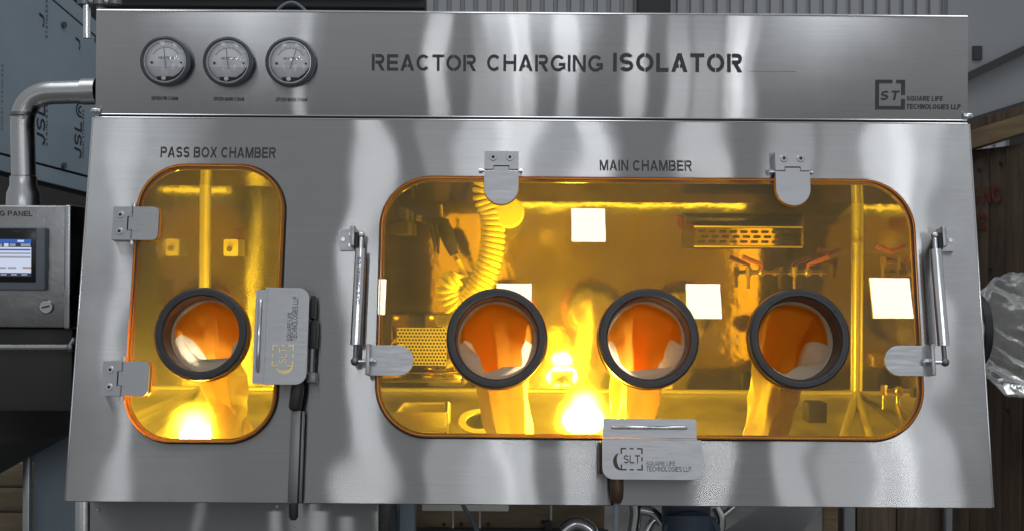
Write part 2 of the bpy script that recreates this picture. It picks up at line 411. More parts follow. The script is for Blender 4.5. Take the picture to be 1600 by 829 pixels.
def text_bm(s, bold=0.0, stencil=0.0, gap=0.16, italic=0.0, space=SPACE):
    bm = nb(); x = 0.0; n = 0; t = .15 + bold * 2
    for ch in s:
        if ch == ' ': x += space; continue
        polys, w = glyph(ch, t, stencil)
        for pl in polys:
            n += 1; bm.faces.new([bm.verts.new((px + x + italic * py, -.00002 * (n % 4), py)) for px, py in pl])
        x += w + gap
    return bm
def fit_text(s, box4, y, rot=0, **kw):
    """lettering fitted into x0, x1, z0, z1 of a local XZ plane; rot = 90 reads upward"""
    bm = text_bm(s, **kw)
    loose = [v for v in bm.verts if not v.link_faces]; bmesh.ops.delete(bm, geom=loose, context='VERTS')
    x0, x1, z0, z1 = box4
    if rot == 90:
        for v in bm.verts: v.co = Vector((-v.co.z, v.co.y, v.co.x))
    a0 = min(v.co.x for v in bm.verts); a1 = max(v.co.x for v in bm.verts)
    b0 = min(v.co.z for v in bm.verts); b1 = max(v.co.z for v in bm.verts)
    for v in bm.verts:
        v.co = Vector((x0 + (v.co.x - a0) / (a1 - a0) * (x1 - x0), y + v.co.y, z0 + (v.co.z - b0) / (b1 - b0) * (z1 - z0)))
    return bm
def pbox(fn, px0, px1, py0, py1):
    a = fn(px0, py1); b = fn(px1, py0); c = fn(px0, py0); d = fn(px1, py1)
    return ((a[0] + c[0]) / 2, (b[0] + d[0]) / 2, (a[1] + d[1]) / 2, (b[1] + c[1]) / 2)

# ================================================================== THE ISOLATOR
XL, XR = -1.024, 1.112
iso = thing('isolator', 'large brushed stainless steel isolator with amber windows and stencilled lettering', 'isolator', (0.044, 0.4, 0))

# upper front panel
b = nb(); box(b, (XL + .004, 0, ZS + .0035), (XR - .002, 0.004, ZT), 0.0015, 2)
upper = obj('upper_panel', b, 'upper', iso, MU, 30, True)
b = nb(); box(b, (XL + .004, 0.0042, ZT - 0.003), (XR - .002, 0.30, ZT + 0.004), 0.002)
obj('top_flange', b, 'hinge', upper, MU)
b = nb(); box(b, (XL + 0.01, 0.006, ZS - 0.012), (XR - 0.01, 0.03, ZS + 0.012)); obj('seam_gap', b, 'beam', iso, MU)
b = nb(); tube(b, [(XL + .006, .0015, ZS + .0045), (XR - .004, .0015, ZS + .0045)], .0022, 8); obj('rolled_edge', b, 'bright', upper, MU)
b = nb(); tube(b, [(XL + .006, .0015, ZT - .001), (XR - .004, .0015, ZT - .001)], .0026, 8); obj('rolled_edge', b, 'bright', upper, MU)
# lower sloping panel with the two openings
zb = S(800, 787)[1]
def srect(l, r, t, bt, ym):
    x0 = (S(l[0], ym)[0] + S(l[1], bt - 60)[0]) / 2; x1 = (S(r[0], ym)[0] + S(r[1], bt - 60)[0]) / 2
    cx = (l[0] + r[0]) / 2
    return x0, x1, S(cx, bt)[1], S(cx, t)[1]
PB = srect((217, 196), (446, 432), 259, 691, 330)
MB = srect((597, 586), (1426, 1441), 280, 685, 350)
def inset(q, d): return (q[0] + d, q[1] - d, q[2] + d, q[3] - d)
RADP, RADM = 0.112, 0.122
b = nb()
plate(b, rrect(XL, XR, zb, -0.0025, 0.004, 3), 0.0, 0.004, [rrect(*inset(PB, .010), RADP - .01, 14), rrect(*inset(MB, .010), RADM - .01, 14)])
lower = obj('lower_panel', b, 'lower', iso, MS, 30, True)
for nm, x0, x1 in (('side_flange', XL - 0.0035, XL - 0.0002), ('side_flange', XR + 0.0002, XR + 0.0035)):
    b = nb(); box(b, (x0, -0.001, zb), (x1, 0.12, -0.004), 0.001); obj(nm, b, 'bright', lower, MS)
b = nb(); box(b, (XL, 0.0045, zb - 0.002), (XR, 0.10, zb + 0.010), 0.002); obj('bottom_flange', b, 'darksteel', lower, MS)
b = nb(); box(b, (XL, 0.0045, -0.012), (XR, 0.05, -0.0045), 0.002); obj('top_lip', b, 'bright', lower, MS)
b = nb(); tube(b, [(XL + .003, .0012, -.0035), (XR - .003, .0012, -.0035)], .0022, 8); obj('rolled_edge', b, 'bright', lower, MS)
# corner welds by the seam
for px, py in ((150, 173), (1512, 181)):
    x, z = U(px, py); b = nb(); box(b, (x - .012, -0.006, z - .006), (x + .012, 0.0, z + .006), 0.004, 3); obj('corner_tab', b, 'bright', upper, MU)

# body behind the panels (sheets)
b = nb(); box(b, (XL + .012, 0.03, ZS + 0.006), (XL + .016, 0.95, ZT)); box(b, (XL + .012, 0.06, 1.0), (XL + .016, 0.95, ZS - .02)); obj('side_sheet', b, 'base', iso, MU)
b = nb(); box(b, (XR - .016, 0.03, ZS + 0.006), (XR - .012, 0.95, ZT)); box(b, (XR - .016, 0.06, 1.0), (XR - .012, 0.95, ZS - .02)); obj('side_sheet', b, 'base', iso, MU)
b = nb(); box(b, (XL + .02, 0.95, 0.95), (XR - .02, 0.954, ZT)); obj('rear_sheet', b, 'base', iso, MU)
b = nb(); box(b, (XL + .02, 0.301, ZT - .006), (XR - .02, 0.949, ZT - .002)); obj('roof_sheet', b, 'base', iso, MU)
# base cabinet under the pass box
p0 = W(116, 800, -0.02); p1 = W(592, 800, -0.02)
b = nb(); box(b, (p0.x + .036, -0.02, 0.0), (p1.x, 0.5, 0.938), 0.004); cab = obj('base_cabinet', b, 'base', iso, MU, 40, True)
b = nb(); box(b, (p0.x, -0.026, 0.0), (p0.x + .0345, 0.1, 0.936), 0.012, 4); obj('cabinet_edge', b, 'pipe', cab, MU)
for px, py in ((153, 795), (433, 790), (460, 822)):
    p = W(px, py, -0.02); b = nb(); disc(b, (p.x, p.z), 0.0035, -0.023, -0.02, 10); obj('rivet', b, 'bright', cab, MU)

# ---- chambers
ZF, ZFF = 1.105, 0.985            # floor height at the back and at the front
def chamber(name, xl, xr, yb, zt, cx, fork, xsgn):
    """xsgn = -1: the left wall is in view, +1: the right wall"""
    r = pivot(name, iso, Matrix())
    b = nb(); quadsheet(b, [(xl, yb, ZF), (xr, yb, ZF), (xr, yb, zt), (xl, yb, zt)], 0.004); obj('back_wall', b, 'inner', r)
    for x, s in ((xl, 1), (xr, -1)):
        pts = [(x, slope_y(ZFF) + .012, ZFF), (x, yb, ZF), (x, yb, zt), (x, slope_y(zt + .06) + .012, zt + .06)]
        if s < 0: pts = pts[::-1]
        b = nb(); quadsheet(b, pts[::-1], 0.004); obj('side_wall', b, 'inner', r)
    b = nb(); quadsheet(b, [(xl, yb, zt), (xr, yb, zt), (xr, slope_y(zt + .06) + .012, zt + .06), (xl, slope_y(zt + .06) + .012, zt + .06)][::-1], 0.004); obj('ceiling_sheet', b, 'inner', r)
    # floor sheets folded down from the back corner towards the front sill
    c = Vector((cx, yb, ZF)); yf = slope_y(ZFF) + .012
    fl, fr_ = fork
    P = lambda x: Vector((x, yf, ZFF))
    A, Bp = Vector((xl, yb, ZF)), Vector((xr, yb, ZF))
    drop = Vector((0, 0, 0.0))
    for tri in (([A, P(xl), P(fl), c] if xsgn > 0 else [A, P(xl), P(fl)]), [c, P(fl) + drop, P(fr_) + drop], ([c, P(fr_), P(xr), Bp] if xsgn < 0 else [Bp, P(fr_), P(xr)])):
        b = nb(); quadsheet(b, tri, 0.004); obj('floor_sheet', b, 'floorsteel', r)
    # rounded cove strips in the corners
    def cove(a, d, rad):
        b = nb(); tube(b, [a, d], rad, 12); obj('cove', b, 'weld', r)
    q = Vector((-.008 * xsgn, -.008, .008))
    cove(c + q, Vector((cx, yb, zt)) + Vector((-.008 * xsgn, -.008, -.002)), 0.012)
    cove(A + Vector((.004, -.006, .006)), Bp + Vector((-.004, -.006, .006)), 0.007)
    cove(c + q * .6, P(fl) + Vector((0, 0, .004)), 0.012)
    cove(c + q * .6, P(fr_) + Vector((0, 0, .004)), 0.012)
    return r
YBM = YBP = 0.75
cm = W(1340, 620, YBM); cp = W(317, 606, YBP)
def fork_x(px): return W(px, 690, slope_y(1.02)).x
mainc = chamber('main_chamber', -0.425, cm.x, YBM, 1.703, cm.x, (fork_x(1296), fork_x(1388)), 1)
passc = chamber('pass_chamber', cp.x, -0.445, YBP, 1.745, cp.x, (fork_x(247), fork_x(347)), -1)

# ---- window doors (amber acrylic)
def port_c(px, py): return S(px, py, 0.03)
PORTS = [(776.5, 529, .1165), (1012, 529, .1165), (1246, 529.5, .1165)]
PASSPORT = (317.5, 522, .108)
def window(name, q, rad, ports):
    r = pivot(name, iso, MS)
    b = nb(); holes = [circle(port_c(px, py), rr - .012) for px, py, rr in ports]
    plate(b, rrect(*q, rad, 16), -0.017, -0.0015, holes)
    bmesh.ops.recalc_face_normals(b, faces=b.faces)
    for f in b.faces: f.material_index = 0 if abs(f.normal.y) > 0.5 else 1
    me = mesh(b, 'pane', 30); me.materials.append(M['amber']); me.materials.append(M['amberedge'])
    obj('pane', me, None, r)
    b = nb(); o1 = rrect(*inset(q, -.0035), rad + .0035, 16); o2 = rrect(*inset(q, .0005), rad, 16)
    plate(b, o1, -0.005, -0.0004, [o2]); obj('gasket', b, 'darkgap', r)
    # bright polished inner edge of the sheet
    b = nb(); o1 = rrect(*inset(q, .0035), rad - .0035, 16); o2 = rrect(*inset(q, .0055), rad - .0055, 16)
    plate(b, o1, -0.0195, -0.0174, [o2]); obj('polished_edge', b, 'amberedge', r)
    return r
wp = window('pass_box_window', PB, RADP, [PASSPORT])
wm = window('main_window', MB, RADM, PORTS)

# ---- glove ports
def glove_port(px, py, r, parent):
    x, z = port_c(px, py); mx = MS @ Matrix.Translation((x, 0, z))
    b = nb(); i = r * .815
    lathe(b, [(r, -.019), (r, -.050), (r - .005, -.056), (r - .017, -.056), (i + .004, -.053), (i, -.048), (i - .003, .045), (r - .014, .045), (r - .014, -.019)], 64)
    g = obj('glove_port', b, 'ring', iso, mx, 35)
    b = nb(); lathe(b, [(r - .0095, -.0568), (r - .0105, -.0568), (r - .0105, -.0555), (r - .0095, -.0555)], 64); obj('groove', b, 'black', g, mx)
    for k in range(4):
        a = R(38 + 90 * k); b = nb(); disc(b, ((r - .012) * math.cos(a), (r - .012) * math.sin(a)), .0028, -.0572, -.054, 10); obj('screw', b, 'black', g, mx)
    b = nb(); lathe(b, [(r + .0025, -.0225), (r + .0025, -.0178), (r - .002, -.0178), (r - .002, -.0225)], 64); obj('seal', b, 'amberedge', g, mx)
    return x, z
for q in PORTS + [PASSPORT]: glove_port(*q, None)

# ---- hinges
def screw(parent, mx, x, y, z, r=.0075):
    b = nb(); lathe(b, [(0.0005, y - .0022), (r * .86, y - .0022), (r, y - .001), (r, y), (0.0005, y)], 20, (x, z), False); s = obj('screw', b, 'bright', parent, mx)
    return s
def sock(bm, x, y, z, r=.003): disc(bm, (x, z), r, y - .0027, y - .002, 6)
def top_hinge(px, py, flip=1):
    """plate screwed to the panel above, rounded leaf on the pane below; origin at the hinge pin"""
    x, z = S(px, py, .02); mx = MS @ Matrix.Translation((x, 0, z)); h = pivot('hinge', iso, mx)
    b = nb(); plate(b, [(-.041, .002), (-.019, .002), (-.019, .011), (.019, .011), (.019, .002), (.041, .002), (.041, .046), (-.041, .046)], -.030, -.001); obj('fixed_plate', b, 'hinge', h, mx)
    arc = [(.041 * math.cos(R(a)), -.043 + .041 * math.sin(R(a))) for a in range(180, 361, 10)]
    b = nb(); plate(b, arc + [(.041, -.002), (.0175, -.002), (.0175, .008), (-.0175, .008), (-.0175, -.002), (-.041, -.002)], -.030, -.0195); obj('leaf', b, 'hinge', h, mx)
    arc2 = [(.0425 * math.cos(R(a)), -.043 + .0425 * math.sin(R(a))) for a in range(180, 361, 10)]
    b = nb(); plate(b, arc2 + [(.0425, -.012), (-.0425, -.012)], -.0192, -.0174); obj('spacer', b, 'amberedge', h, mx)
    b = nb(); cyl(b, (-.050, -.020, 0), (.050, -.020, 0), .004, 12); cyl(b, (-.054, -.020, 0), (-.046, -.020, 0), .0065, 12); cyl(b, (.044, -.020, 0), (.050, -.020, 0), .0065, 12); obj('pin', b, 'bright', h, mx)
    for sx in (-.020, .020):
        screw(h, mx, sx, -.030, .031, .0095)
        b = nb(); sock(b, sx, -.030, .031, .0042); obj('screw_socket', b, 'black', h, mx)
top_hinge(783.5, 267); top_hinge(1237, 269)
def side_hinge(px, py):
    """plate on the panel at the left, leaf on the pane at the right; origin at the pin"""
    x, z = S(px, py, .02); mx = MS @ Matrix.Translation((x, 0, z)); h = pivot('hinge', iso, mx)
    b = nb(); plate(b, [(-.046, -.040), (-.002, -.040), (-.002, -.017), (-.011, -.017), (-.011, .017), (-.002, .017), (-.002, .040), (-.046, .040)], -.030, -.001); obj('fixed_plate', b, 'hinge', h, mx)
    b = nb(); plate(b, [(.002, -.040)] + [(.049 + .014 * math.cos(R(a)), -.026 + .014 * math.sin(R(a))) for a in range(270, 361, 15)] + [(.049 + .014 * math.cos(R(a)), .026 + .014 * math.sin(R(a))) for a in range(0, 91, 15)] + [(.002, .040), (.002, .016), (-.008, .016), (-.008, -.016), (.002, -.016)], -.030, -.0195); obj('leaf', b, 'hinge', h, mx)
    b = nb(); plate(b, rrect(.010, .066, -.0415, .0415, .016), -.0192, -.0174); obj('spacer', b, 'amberedge', h, mx)
    b = nb(); cyl(b, (0, -.020, -.047), (0, -.020, .047), .004, 12); cyl(b, (0, -.020, .042), (0, -.020, .051), .0065, 12); cyl(b, (0, -.020, -.050), (0, -.020, -.042), .0065, 12); obj('pin', b, 'bright', h, mx)
    for sz in (-.020, .020):
        screw(h, mx, -.028, -.030, sz, .0088)
        b = nb(); sock(b, -.028, -.030, sz, .004); obj('screw_socket', b, 'black', h, mx)
side_hinge(208, 350); side_hinge(192.5, 591)

# ---- gas struts
def gas_strut(plx, ply, tx, ty, sgn):
    """bracket plate on the panel (plx, ply), cylinder down to the rounded tab on the pane (tx, ty: its outer edge)"""
    x, z = S(plx, ply, .01); h = pivot('gas_strut', iso, MS)
    xt, zt = S(tx, ty, .03)
    b = nb(); plate(b, rrect(x - .028 if sgn > 0 else x - .018, x + .018 if sgn > 0 else x + .028, z - .026, z + .026, .007), -.008, -.0005); obj('bracket_plate', b, 'hinge', h)
    b = nb(); box(b, (x + sgn * .010 - .005, -.046, z - .022), (x + sgn * .010 + .005, -.0085, z + .027), .002); obj('bracket_arm', b, 'hinge', h)
    for dx, dz in ((-.017, .0), (.001, .013), (.001, -.013)):
        screw(h, MS, x + sgn * dx, -.008, z + dz, .006)
    xs = x + sgn * .030
    b = nb(); cyl(b, (x + sgn * .012, -.036, z + .006), (xs, -.036, z + .006), .006, 12); box(b, (x + sgn * .014, -.043, z - .03), (xs - sgn * .006, -.020, z + .012), .003); obj('ball_joint', b, 'black', h)
    b = nb(); bmesh.ops.create_uvsphere(b, u_segments=14, v_segments=8, radius=.009, matrix=Matrix.Translation((xs, -.036, z + .006))); cyl(b, (xs, -.036, z), (xs, -.036, z - .03), .0062, 12); obj('upper_end', b, 'bright', h)
    b = nb(); cyl(b, (xs, -.036, z - .028), (xs - sgn * .004, -.040, zt + .034), .0135, 24); c_ = obj('cylinder', b, 'bright', h)
    b = nb(); cyl(b, (xs - sgn * .004, -.040, zt + .034), (xs - sgn * .005, -.041, zt - .004), .0055, 12)
    bmesh.ops.create_uvsphere(b, u_segments=14, v_segments=8, radius=.010, matrix=Matrix.Translation((xs - sgn * .005, -.041, zt - .004))); obj('rod_end', b, 'darksteel', h)
    # tab on the pane: flat with a rounded inner end, an upright flange at the outer end
    e = xt; L = .098
    pts = [(0, -.035)] + [(L - .035 + .035 * math.cos(R(a)), .035 * math.sin(R(a))) for a in range(-90, 91, 10)] + [(0, .035)]
    pts = [(e + sgn * px_, zt + pz) for px_, pz in pts]
    b = nb(); plate(b, pts, -.030, -.0195); tb = obj('pane_tab', b, 'hinge', h)
    b = nb(); box(b, (min(e - sgn * .009, e), -.062, zt - .036), (max(e - sgn * .009, e), -.0185, zt + .036), .002); obj('tab_flange', b, 'hinge', h)
    b = nb(); cyl(b, (xs - sgn * .004, -.041, zt - .004), (e + sgn * .012, -.041, zt - .004), .005, 12); cyl(b, (e + sgn * .001, -.041, zt - .004), (e + sgn * .010, -.041, zt - .004), .0085, 6); obj('stud', b, 'bright', h)
    return xs, z, zt
sx, sz_, szt = gas_strut(547, 374, 580, 562, 1)
gas_strut(1474, 375, 1448, 563, -1)
# maker's mark printed up the left cylinder
b = fit_text('GAS SPRING 120', (sx - .006, sx + .0035, sz_ - .16, sz_ - .05), -.0525, 90, bold=0.0)
cb = obj('cylinder_print', b, 'inkpale', next(o for o in iso.children if o.name == 'gas_strut'), MS)

# ---- latches
def logo(bm, x, z, s, y):
    """broken square frame of side s with its centre at x, z"""
    h, t = s / 2, s * .062
    def bar(a, b_): box(bm, (min(a[0], b_[0]), y - .0006, min(a[1], b_[1])), (max(a[0], b_[0]), y, max(a[1], b_[1])))
    for sx_ in (-1, 1):
        for sz2 in (-1, 1):
            bar((x + sx_ * h, z + sz2 * h), (x + sx_ * (h - .26 * s), z + sz2 * (h - t)))
            bar((x + sx_ * h, z + sz2 * (h - t)), (x + sx_ * (h - t), z + sz2 * (h - .26 * s)))
    for sz2 in (-1, 1): bar((x - .09 * s, z + sz2 * h), (x + .09 * s, z + sz2 * (h - t)))
    bar((x + h, z - .09 * s), (x + h - t, z + .09 * s))
def swoosh(bm, x, z, s, y):
    n = 14; pts = []
    for i in range(n + 1):
        a = R(120 + 150 * i / n); wd = .09 * s * math.sin(math.pi * (i + .3) / (n + .6))
        cx, cz = x - .42 * s, z - .08 * s
        pts.append(((cx + (.34 * s + wd) * math.cos(a), cz + (.40 * s + wd) * math.sin(a)), (cx + (.34 * s - wd) * math.cos(a), cz + (.40 * s - wd) * math.sin(a))))
    for (a, b_), (c, d) in zip(pts, pts[1:]):
        bm.faces.new([bm.verts.new((p[0], y, p[1])) for p in (a, c, d, b_)])
# pass box latch: plate held upright
def latch_left():
    off = .055; h = pivot('latch', iso, MS)
    x0, x1, z0, z1 = pbox(lambda a, b_: S(a, b_, off), 415, 481, 449, 600); xl = S(399, 525, off)[0]
    b = nb(); plate(b, rrect(x0, x1, z0, z1, (0.0, .026, .026, 0.0)), -off, -off + .004)
    box(b, (x1 - .0045, -off + .0041, z0 + .026), (x1 - .0005, -.018, z1 - .026)); cv = obj('cover_plate', b, 'hinge', h)
    b = nb(); plate(b, rrect(xl - .004, x0 - .0015, z0 + .002, z1 - .004, .003), -off + .006, -off + .010); box(b, (x0 - .004, -off - .001, z0), (x0 - .0002, -off + .010, z1)); obj('folded_lip', b, 'hinge', h)
    b = nb(); tube(b, [(x0 - .016, -off + .007, z0 + .03), (x0 - .016, -off + .003, z0 + .034), (x0 - .016, -off + .003, z1 - .034), (x0 - .016, -off + .007, z1 - .03)], .0045, 12); obj('pressed_rib', b, 'bright', h)
    b = nb(); box(b, (x1 - .05, -off + .006, z0 + .02), (x1 - .006, -.002, z1 - .03), .004); box(b, (x1 + .000, -off + .016, z1 - .07), (x1 + .010, -.006, z1 - .015), .003); box(b, (x1 + .001, -off + .02, z0 + .085), (x1 + .016, -.004, z1 - .072), .004); obj('toggle_body', b, 'black', h)
    b = nb(); cyl(b, (x1 + .006, -.024, z0 + .02), (x1 + .006, -.024, z0 + .085), .007, 14); box(b, (x1 - .004, -.034, z0 + .005), (x1 + .018, -.004, z0 + .03), .003); obj('toggle_link', b, 'darksteel', h)
    # lettering, reading upward
    t = pbox(lambda a, b_: S(a, b_, off), 449, 456, 487, 532); b = fit_text('SQUARE LIFE', t, -off - .0008, 90); t = pbox(lambda a, b_: S(a, b_, off), 456.5, 465, 463, 532); b2 = fit_text('TECHNOLOGIES LLP', t, -off - .0008, 90)
    me = bpy.data.meshes.new('t'); b2.to_mesh(me); b.from_mesh(me); b2.free(); obj('lettering', b, 'inkpale', h)
    cx, cz = S(442, 555, off); b = nb(); logo(b, 0, 0, .050, 0)
    for v in b.verts: v.co = Vector((cx - v.co.z, v.co.y - off - .0004, cz + v.co.x))
    b2 = fit_text('SLT', (cx - .009, cx + .009, cz - .018, cz + .018), -off - .0009, 90); me = bpy.data.meshes.new('t'); b2.to_mesh(me); b.from_mesh(me); b2.free()
    b3 = nb(); swoosh(b3, 0, 0, .05, 0)
    for v in b3.verts: v.co = Vector((cx - v.co.z, -off - .0009, cz + v.co.x))
    me = bpy.data.meshes.new('t'); b3.to_mesh(me); b.from_mesh(me); b3.free()
    obj('emblem', b, 'brass', h)
    # handle hanging down
    a = S(466, 596, .03); c = S(461, 640, .03); e = S(457, 788, .03); g = S(460, 812, .03)
    b = nb(); tube(b, [(a[0], -.03, a[1]), (a[0] - .001, -.032, a[1] - .02), (c[0], -.032, c[1] + .006), (c[0], -.032, c[1])], .014, 14, True, [.013, .0155, .0145, .011]); obj('handle_grip', b, 'black', h)
    b = nb(); box(b, (e[0] - .0115, -.034, e[1]), (e[0] + .0115, -.022, c[1]), .003, 2, Matrix.Identity(4)); obj('handle_bar', b, 'darksteel', h)
    b = nb(); box(b, (e[0] + .0125, -.028, e[1] + .004), (e[0] + .018, -.014, c[1] - .002), .002); obj('handle_guard', b, 'darksteel', h)
    b = nb(); tube(b, [(e[0] + .002, -.028, e[1] + .004), (e[0] + .003, -.028, g[1] + .008), (e[0] + .003, -.028, g[1])], .01, 14, True, [.0105, .0105, .006]); obj('handle_tip', b, 'black', h)
latch_left()
def latch_bottom():
    off = .055; h = pivot('latch', iso, MS); f = lambda a, b_: S(a, b_, off)
    x0, x1, z0, z1 = pbox(f, 941, 1097, 686.5, 748.5); u0, u1, w0, w1 = pbox(f, 942, 1089, 653.5, 684)
    b = nb(); plate(b, rrect(x0, x1, z0, z1, (.026, .026, .003, .003)), -off, -off + .004); box(b, (x0 + .0005, -off + .0041, z0 + .028), (x0 + .0045, -.018, z1 - .002)); obj('cover_plate', b, 'hinge', h)
    b = nb(); plate(b, rrect(u0, u1, w0 + .001, w1, .003), -off + .007, -off + .011); box(b, (u0, -off + .0005, z1 + .0004), (u1, -off + .011, z1 + .0036)); obj('folded_lip', b, 'hinge', h)
    zr = f(1000, 667)[1]; ra, rb = f(957, 667)[0], f(1073, 667)[0]
    b = nb(); tube(b, [(ra, -off + .008, zr), (ra + .005, -off + .004, zr), (rb - .005, -off + .004, zr), (rb, -off + .008, zr)], .0045, 12); obj('pressed_rib', b, 'bright', h)
    b = nb(); box(b, (x0 - .006, -off + .012, z0 + .010), (x0 - .0005, -.002, z1 - .006), .003); box(b, (x0 + .006, -off + .006, z0 + .02), (x1 - .03, -.002, z1 - .01), .004); obj('toggle_body', b, 'brownrub', h)
    t = pbox(f, 1010, 1055, 720, 727); b = fit_text('SQUARE LIFE', t, -off - .0008); t = pbox(f, 1010, 1080, 728, 736); b2 = fit_text('TECHNOLOGIES LLP', t, -off - .0008)
    me = bpy.data.meshes.new('t'); b2.to_mesh(me); b.from_mesh(me); b2.free(); obj('lettering', b, 'inkpale', h)
    cx, cz = f(987, 716.5); b = nb(); logo(b, cx, cz, .050, -off - .0004); swoosh(b, cx, cz, .05, -off - .0009)
    b2 = fit_text('SLT', (cx - .018, cx + .019, cz - .009, cz + .009), -off - .0009); me = bpy.data.meshes.new('t'); b2.to_mesh(me); b.from_mesh(me); b2.free(); obj('emblem', b, 'brownrub', h)
    a = f(965, 746); c = f(965, 786); e = f(962, 850)
    b = nb(); tube(b, [(a[0], -.034, a[1]), (a[0], -.036, a[1] - .02), (a[0], -.036, a[1] - .045), (c[0], -.036, c[1])], .014, 16, True, [.0155, .016, .0145, .009]); obj('handle_grip', b, 'brownrub', h)
    b = nb(); tube(b, [(c[0], -.034, c[1] + .004), (c[0] - .002, -.034, c[1] - .05), (e[0], -.034, e[1] - .05)], .0075, 14); obj('handle_bar', b, 'greycable', h)
latch_bottom()

# ---- lettering on the panels
obj('title_lettering', fit_text('REACTOR', pbox(U, 581, 744, 85.5, 111), -.0008, bold=.018, stencil=.06), 'ink', upper, MU)
obj('title_lettering', fit_text('CHARGING', pbox(U, 761, 942, 86, 112), -.0008, bold=.018, stencil=.06), 'ink', upper, MU)
obj('title_lettering', fit_text('ISOLATOR', pbox(U, 958, 1160, 83.5, 113), -.0008, bold=.032, stencil=.07), 'ink', upper, MU)
obj('chamber_lettering', fit_text('PASS BOX CHAMBER', pbox(S, 251, 431, 230, 246.5), -.0008, bold=.016, stencil=.055), 'ink', lower, MS)
obj('chamber_lettering', fit_text('MAIN CHAMBER', pbox(S, 937, 1081, 250.5, 267), -.0008, bold=.016, stencil=.055), 'ink', lower, MS)
# maker's emblem on the right: broken square with S T and two lines of writing
f_ = pbox(U, 1368, 1414, 125, 171.5); t_ = .0085
b = nb()
def ubar(x0, x1, z0, z1): box(b, (x0, -.0012, z0), (x1, -.0003, z1))
ubar(f_[0], f_[0] + t_, f_[2], f_[3]); ubar(f_[0] + t_, f_[1], f_[2], f_[2] + t_); ubar(f_[0] + t_, f_[0] + .041, f_[3] - t_, f_[3])
ubar(f_[0] + .051, f_[1], f_[3] - t_, f_[3]); ubar(f_[1] - t_, f_[1], f_[3] - .037, f_[3] - t_); ubar(f_[1] - t_, f_[1], f_[2] + t_, f_[2] + .026)
obj('emblem', b, 'ink', upper, MU)
obj('emblem_lettering', fit_text('S', pbox(U, 1376, 1388.5, 142, 157), -.0008, bold=.03, italic=.2), 'ink', upper, MU)
obj('emblem_lettering', fit_text('T', pbox(U, 1393.5, 1406, 142, 157), -.0008, bold=.03, italic=.2), 'ink', upper, MU)
obj('emblem_lettering', fit_text('SQUARE LIFE', pbox(U, 1417, 1473.5, 150.5, 158.5), -.0008, bold=.03, stencil=.14, italic=.1, gap=.22), 'ink', upper, MU)
obj('emblem_lettering', fit_text('TECHNOLOGIES LLP', pbox(U, 1417, 1501, 163, 171), -.0008, bold=.03, stencil=.14, italic=.1, gap=.22), 'ink', upper, MU)
b = nb(); x0, z0 = U(1168, 111.5); x1, _ = U(1245, 112); box(b, (x0, -.0007, z0 - .0004), (x1, -.0003, z0 + .0004)); obj('scratch', b, 'darksteel', upper, MU)

